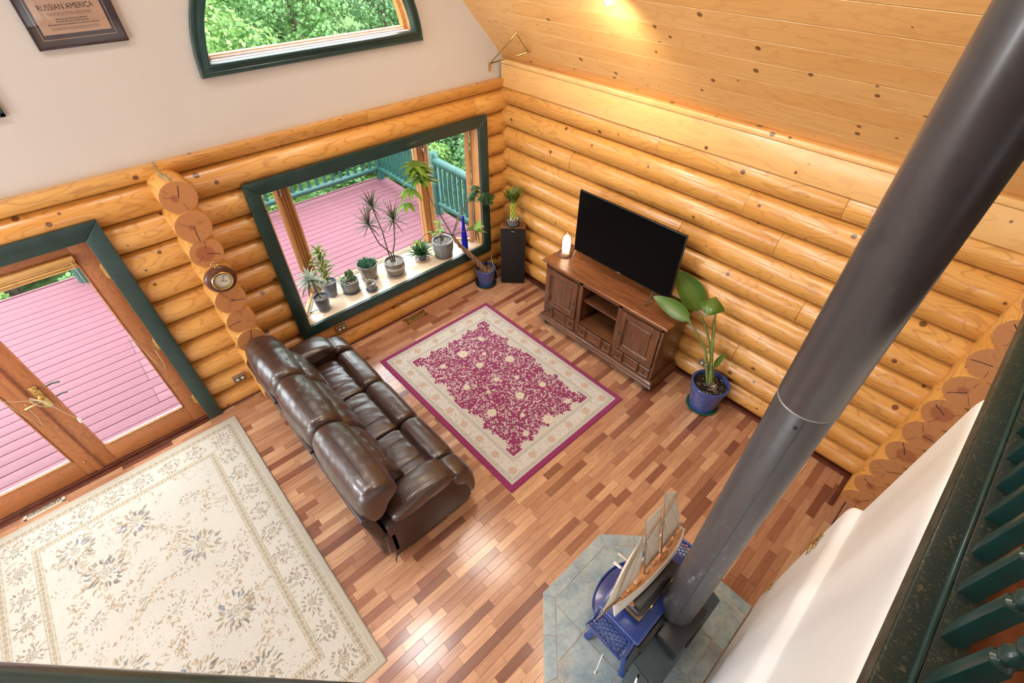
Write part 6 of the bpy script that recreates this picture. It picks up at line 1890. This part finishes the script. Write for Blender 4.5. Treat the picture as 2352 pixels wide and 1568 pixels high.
# near railing along the diagonal loft corner (only its top shows at the bottom of the picture)
P0, P1 = Vector((-4.085, -3.915, 3.395)), Vector((-3.855, -4.145, 3.382))
dv = (P1-P0).normalized()
nr = thing('corner_railing', 'green handrail close to the camera along the bottom edge of the picture', 'railing', (-4.0, -4.0, 2.72))
off = Vector((-4.0, -4.0, 2.72))
E0, E1 = P0-dv*1.3, P1+dv*0.36
# the upper silhouette of the round rail lies on P0-P1: push the axis back by the radius, square to the line of sight
mid_ = (P0+P1)/2; sight = (mid_-CAM).normalized(); upn = dv.cross(sight); upn = upn if upn.dot(UPV) > 0 else -upn
dwn = -upn.normalized()*0.034
MB().tube([E0-off+dwn, E1-off+dwn], 0.034, 24).build('handrail', EGREEN, nr, True, 40)
for k in range(6):
    p = P0 - dv*(0.30+0.2*k) + dwn
    MB().tube([(p.x-off.x, p.y-off.y, 0.0), (p.x-off.x, p.y-off.y, p.z-off.z-0.01)], 0.016, 10).build('baluster', EGREEN, nr, True, 40)
q_ = E1 + dwn
MB().bbox(q_.x-off.x-0.035, q_.x-off.x+0.035, q_.y-off.y-0.035, q_.y-off.y+0.035, 0.0, q_.z-off.z+0.02, 0.006).build('newel_post', EGREEN, nr, True, 30)

# ================================================================== wall pieces
# poster in a dark frame on the gable
po = thing('framed_poster', 'framed peach coloured exhibition poster on the cream gable', 'poster', (-3.473, 0.058, 3.52))
FRM = simple('dark_cherry_frame', (0.030, 0.010, 0.010), 0.3, coat=0.4)
MATB = simple('dark_plum_mat', (0.055, 0.040, 0.050), 0.6)
pw, ph = 0.237, 0.338
for a in ((-pw, -pw+0.012, -ph, ph), (pw-0.012, pw, -ph, ph), (-pw, pw, -ph, -ph+0.012), (-pw, pw, ph-0.012, ph)):
    MB().bbox(a[0], a[1], -0.022, 0.0, a[2], a[3], 0.003).build('frame_strip', FRM, po, True, 30)
MB().box(-pw+0.01, pw-0.01, -0.010, -0.002, -ph+0.01, ph-0.01).build('mat_board', MATB, po)
lw = MB()
for a in ((-pw+0.045, -pw+0.0475, -ph+0.045, ph-0.045), (pw-0.0475, pw-0.045, -ph+0.045, ph-0.045), (-pw+0.045, pw-0.045, -ph+0.045, -ph+0.0475), (-pw+0.045, pw-0.045, ph-0.0475, ph-0.045)): lw.box(a[0], a[1], -0.0112, -0.0102, a[2], a[3])
lw.build('gold_line', simple('gold_line', (0.62, 0.45, 0.30), 0.5), po)
MB().box(-pw+0.062, pw-0.062, -0.0115, -0.010, -ph+0.072, ph-0.062).build('print', simple('peach_paper', (0.56, 0.36, 0.25), 0.7, var=0.03, scale=5), po)
INK = simple('poster_ink', (0.05, 0.03, 0.03), 0.7)
INKL = simple('poster_ink_light', (0.22, 0.14, 0.12), 0.7)
def text(body, width, height, x, z, mat, parent, name='lettering'):
    cu = bpy.data.curves.new('t', 'FONT'); cu.body = body; cu.size = 1.0; cu.align_x = 'CENTER'
    to = bpy.data.objects.new('t', cu); COL.objects.link(to)
    bpy.context.view_layer.update()
    dgx = bpy.context.evaluated_depsgraph_get()
    me = bpy.data.meshes.new_from_object(to.evaluated_get(dgx))
    bpy.data.objects.remove(to); bpy.data.curves.remove(cu)
    n = len(me.vertices); co = np.empty(n*3, np.float32); me.vertices.foreach_get('co', co); co = co.reshape(-1, 3)
    w = np.ptp(co[:, 0]); h = np.ptp(co[:, 1])
    co[:, 0] = (co[:, 0]-co[:, 0].min()-w/2)*width/w; co[:, 1] = (co[:, 1]-co[:, 1].min())*height/h
    out = np.stack([co[:, 0], np.zeros(n), co[:, 1]], 1).astype(np.float32)
    me.vertices.foreach_set('co', out.ravel()); me.materials.clear(); me.materials.append(mat); me.update()
    return put(name, me, parent, (x, -0.0122, z))
text('RUSSIAN AMERICA', 0.277, 0.028, 0.0, -0.148, INK, po)
text('THE FORGOTTEN FRONTIER', 0.222, 0.0165, 0.0, -0.177, INKL, po)
def dashes(z, w, h, seed, mat=INKL):
    r_ = random.Random(seed); m = MB(); x = -w/2
    while x < w/2:
        l = r_.uniform(0.006, 0.016); m.box(x, min(x+l, w/2), -0.0124, -0.0118, z, z+h*r_.uniform(0.8, 1.1)); x += l+0.003
    m.build('small_print', mat, po)
for i, (z_, w, h) in enumerate(((-0.197, 0.16, 0.006), (-0.209, 0.165, 0.006), (-0.223, 0.262, 0.006), (-0.238, 0.25, 0.003), (-0.246, 0.25, 0.003))): dashes(z_, w, h, i)
MB().add([(-pw+0.012, -0.017, -ph+0.012), (pw-0.012, -0.017, -ph+0.012), (pw-0.012, -0.017, ph-0.012), (-pw+0.012, -0.017, ph-0.012)], [(0, 1, 2, 3)]).build('glass_pane', mk_glass('picture_glass', (0.97, 0.97, 0.97), 0.06), po)
# corner of another frame at the left edge
p2 = thing('picture_frame', 'dark green picture frame, only its lower right corner showing at the left edge', 'picture', (-4.25, 0.058, 3.15))
for a in ((-0.21, -0.185, -0.268, 0.268), (0.185, 0.21, -0.268, 0.268), (-0.21, 0.21, -0.268, -0.243), (-0.21, 0.21, 0.243, 0.268)):
    MB().bbox(a[0], a[1], -0.022, 0.0, a[2], a[3], 0.004).build('frame_strip', GREEN, p2, True, 30)
MB().box(-0.19, 0.19, -0.012, -0.002, -0.25, 0.25).build('picture', MATB, p2)

# ship's barometer on the log ends
ba = thing('barometer', 'round brass barometer on a dark wooden disc hung on the log ends', 'barometer', (-3.425, -0.272, 1.545))
RY = Matrix.Rotation(PI/2, 4, 'X')
MB().lathe([(0.118, 0.0), (0.120, 0.014), (0.110, 0.024), (0.094, 0.026), (0.090, 0.034), (0.078, 0.034)], 0, 0, 0, 40, RY).build('wooden_back', simple('mahogany', (0.105, 0.030, 0.016), 0.28, var=0.25, scale=20, coat=0.4), ba, True, 40)
MB().lathe([(0.082, 0.026), (0.083, 0.046), (0.076, 0.052), (0.068, 0.050), (0.066, 0.040)], 0, 0, 0, 40, RY, False).build('brass_bezel', BRASS, ba, True, 50)
MB().lathe([(0.068, 0.036), (0.0, 0.0361)], 0, 0, 0, 40, RY).build('dial', simple('silvered_dial', (0.60, 0.53, 0.40), 0.5, 0.0, var=0.1, scale=40), ba)
hn = MB()
for a, l in ((0.5, 0.048), (2.2, 0.04), (-1.9, 0.022)): hn.tube([(0, -0.039, 0), (l*math.sin(a), -0.039, l*math.cos(a))], 0.0016, 4)
for k in range(24):
    a = 2*PI*k/24; hn.box(-0.0012, 0.0012, -0.0385, -0.0365, 0.054, 0.062, Matrix.Rotation(a, 4, 'Y'))
hn.build('hands', INK, ba)
lp2 = MB(); lp2.tube([(0.024*math.cos(a), -0.012, 0.142+0.024*math.sin(a)) for a in np.linspace(0, 2*PI, 20)], 0.0045, 6); lp2.lathe([(0.006, 0), (0.008, 0.012), (0.003, 0.02)], 0, -0.012, 0.112, 10)
lp2.build('hanging_ring', BRASS, ba, True)
# twist of rope on the top log end
rpq = thing('rope_tassel', 'frayed twist of rope lying on the top sawn log', 'rope', (-3.452, -0.16, 2.385))
for j in range(3):
    MB().tube([(0.004*j, 0.17, 0.06), (-0.004*j, 0.08, 0.018), (0.006*j-0.004, 0.03, 0.014), (0.004*j+0.01, -0.05, 0.012), (0.02+0.006*j, -0.10, 0.006)], [0.003, 0.006, 0.012, 0.011, 0.005], 6).build('strand', simple('old_rope', (0.30, 0.21, 0.10), 0.9, var=0.4, scale=50), rpq, True)

# ================================================================== outlets
def outlet(x, y, z, rz, lab, tilt=0.0):
    o = thing('wall_outlet', lab, 'outlet', (x, y, z), rz)
    PLT = simple('brown_bronze_plate', (0.30, 0.20, 0.12), 0.35, 0.3)
    MB().bbox(-0.062, 0.062, -0.022, 0.03, -0.038, 0.038, 0.004).build('plate', PLT, o, True, 30)
    MB().bbox(-0.050, 0.050, -0.0235, -0.02, -0.026, 0.026, 0.001).build('insert', simple('outlet_brown', (0.06, 0.035, 0.02), 0.4), o)
    for s_ in (-1, 1):
        MB().lathe([(0.017, 0), (0.017, 0.004), (0.014, 0.005)], 0, 0, 0, 16, Matrix.Translation((s_*0.024, -0.022, 0)) @ RY).build('socket', WHITEP, o, True, 40)
        MB().box(s_*0.024-0.006, s_*0.024-0.003, -0.0285, -0.026, -0.004, 0.006).box(s_*0.024+0.003, s_*0.024+0.006, -0.0285, -0.026, -0.004, 0.006).build('slots', BLACKP, o)
    return o
outlet(-3.66, -0.022, 0.305, 0, 'double wall outlet on the logs between door casing and sofa')
outlet(-2.53, -0.022, 0.305, 0, 'double wall outlet on the logs behind the sofa arm under the bay window')
outlet(-0.02, -3.13, 0.34, -PI/2, 'double wall outlet on the logs behind the bird of paradise')

# ================================================================== floor registers
def register(x0, x1, y0, y1, metal, lab):
    w, h = x1-x0, y1-y0
    o = thing('floor_register', lab, 'vent', ((x0+x1)/2, (y0+y1)/2, 0))
    mt = BRASS if metal == 'brass' else simple('ivory_enamel', (0.60, 0.52, 0.40), 0.35)
    for a in ((-w/2, w/2, -h/2, -h/2+0.018), (-w/2, w/2, h/2-0.018, h/2), (-w/2, -w/2+0.026, -h/2, h/2), (w/2-0.026, w/2, -h/2, h/2)):
        MB().bbox(a[0], a[1], a[2], a[3], 0.0, 0.006, 0.002).build('rim', mt, o, True, 30)
    MB().box(-w/2+0.02, w/2-0.02, -h/2+0.014, h/2-0.014, 0.0, 0.0012).build('dark_opening', SCREW, o)
    n = 5; iw = w-0.052; ih = h-0.036
    for k in range(n):
        cx = -iw/2+iw*(k+0.5)/n
        s_ = MB()
        for sg in (-1, 1):
            s_.tube([(cx+sg*0.30*iw/n*math.cos(a), sg*0.0+0.30*ih*math.sin(a)*1.1, 0.0035) for a in np.linspace(0, 2*PI, 16)], 0.0024, 5)
            s_.tube([(cx+0.5*iw/n*math.cos(a)*0.96, 0.48*ih*math.sin(a)*sg, 0.0032) for a in np.linspace(0.1, PI-0.1, 12)], 0.0022, 5)
        s_.tube([(cx-0.5*iw/n, -0.5*ih, 0.003), (cx+0.5*iw/n, 0.5*ih, 0.003)], 0.003, 5).tube([(cx-0.5*iw/n, 0.5*ih, 0.003), (cx+0.5*iw/n, -0.5*ih, 0.003)], 0.003, 5)
        s_.build('scroll', mt, o, True)
    return o
register(-1.778, -1.472, -0.172, -0.056, 'brass', 'brass scrollwork floor vent below the bay window')
register(-5.592, -5.296, -0.118, -0.012-0.006, 'ivory', 'ivory scrollwork floor vent in front of the left glass door')

# ================================================================== brass ornaments on the white wall
for (x, z, lab, s_) in ((-1.63, 1.02, 'brass wall ornament on the white plaster nearer its ledge', 1.0), (-1.60, 0.25, 'small brass wall ornament low on the white plaster by the hearth', 0.6)):
    o = thing('wall_ornament', lab, 'ornament', (x, -4.619, z))
    for k in range(5):
        a = 2*PI*k/5
        MB().tube([(0, 0.012, 0), (0.055*s_*math.cos(a), 0.010, 0.075*s_*math.sin(a)), (0.085*s_*math.cos(a+0.3), 0.004, 0.11*s_*math.sin(a+0.3))], [0.010*s_, 0.012*s_, 0.003], 6, True, 0.5).build('arm', BRASS, o, True)
    MB().lathe([(0.022*s_, 0.0), (0.022*s_, 0.014), (0.0, 0.020)], 0, 0, 0, 12, Matrix.Rotation(-PI/2, 4, 'X')).build('boss', BRASS, o, True, 50)

# ================================================================== folding brass arm near the gable corner
def ray_to(px, py, t):
    d = FWD + RGT*((px-1176)/FPX) - UPV*((py-784)/FPX)
    return d
def on_ceiling(px, py, drop):
    d = ray_to(px, py, 1); # z = roofz(x) - drop
    n = (SL, 0, 1.0)
    # z + SL*x = 2.66 - drop
    t_ = (2.66-drop-CAM.z-SL*CAM.x)/(d.z+SL*d.x)
    return CAM+d*t_
br_ = thing('brass_arm', 'thin folding brass swing arm mounted at the corner of gable and ceiling', 'bracket', (-0.13, 0.05, 2.55))
O_ = Vector((-0.13, 0.05, 2.55))
a_, b_, c_ = Vector((-0.155, 0.045, 2.585)), on_ceiling(1186, 77, 0.10), on_ceiling(1213, 120, 0.03)
for (p, q) in ((a_, b_), (b_, c_), (c_, a_)):
    MB().tube([p-O_, q-O_], 0.0065, 8).build('rod', BRASS, br_, True)
for p in (a_, b_, c_): MB().lathe([(0.0, -0.014), (0.011, -0.008), (0.011, 0.008), (0.0, 0.014)], p.x-O_.x, p.y-O_.y, p.z-O_.z, 10).build('knuckle', BRASS, br_, True)
MB().bbox(a_.x-O_.x-0.012, a_.x-O_.x+0.012, -0.006, 0.010, a_.z-O_.z-0.07, a_.z-O_.z+0.01, 0.003).build('mount', BRASS, br_)

# ================================================================== lamp housings: the spot, then the unseen added fill lamps
cs_l = thing('ceiling_spot', 'small white swivel spotlight on the pine ceiling', 'spotlight', SPOT_POS)
HOUS = simple('spot_housing', (0.62, 0.58, 0.54), 0.4)
dz = roofz(SPOT_POS.x)-SPOT_POS.z
MB().tube([(0, 0, 0.0), (0, 0, dz)], 0.012, 10).build('stem', HOUS, cs_l, True)
MB().lathe([(0.05, dz-0.02), (0.05, dz+0.03)], 0, 0, 0, 20).build('canopy', HOUS, cs_l, True, 40)
MB().tube([(0.0, 0.02, 0.05), (0.01, 0.0, 0.0), (0.03, -0.03, -0.07)], [0.045, 0.052, 0.058], 20).build('can', HOUS, cs_l, True, 50)
for i_, (p, a, w) in enumerate(FILL_HIGH):
    h_s = thing('ceiling_lamp', ['round lamp high on the pine slope above the television, out of the frame', 'round lamp high on the pine slope above the hearth, out of the frame'][i_], 'lamp', p)
    M = (Vector(a)-Vector(p)).to_track_quat('-Z', 'Y').to_matrix().to_4x4()
    MB().tube([(0, 0, 0.05), (0, 0, roofz(p[0])-p[2])], 0.012, 10).build('stem', HOUS, h_s, True)
    MB().lathe([(0.57, 0.08), (0.57, 0.02), (0.555, 0.010), (0.0, 0.010)], 0, 0, 0, 32, M).build('housing', HOUS, h_s, True, 40)
for (p, a, w) in FILL:
    f_ = thing('flush_lamp', ['round wall lamp high on the far left, out of the frame', 'round ceiling lamp on the left slope near the gable, out of the frame', 'round ceiling lamp near the ridge above the sofa, out of the frame'][FILL.index((p, a, w))], 'lamp', p, group='flush ceiling lamps out of the frame')
    d = (Vector(a)-Vector(p)).normalized(); M = d.to_track_quat('-Z', 'Y').to_matrix().to_4x4()
    MB().lathe([(0.40, 0.10), (0.40, 0.02), (0.385, 0.012), (0.0, 0.012)], 0, 0, 0, 32, M).build('housing', HOUS, f_, True, 40)
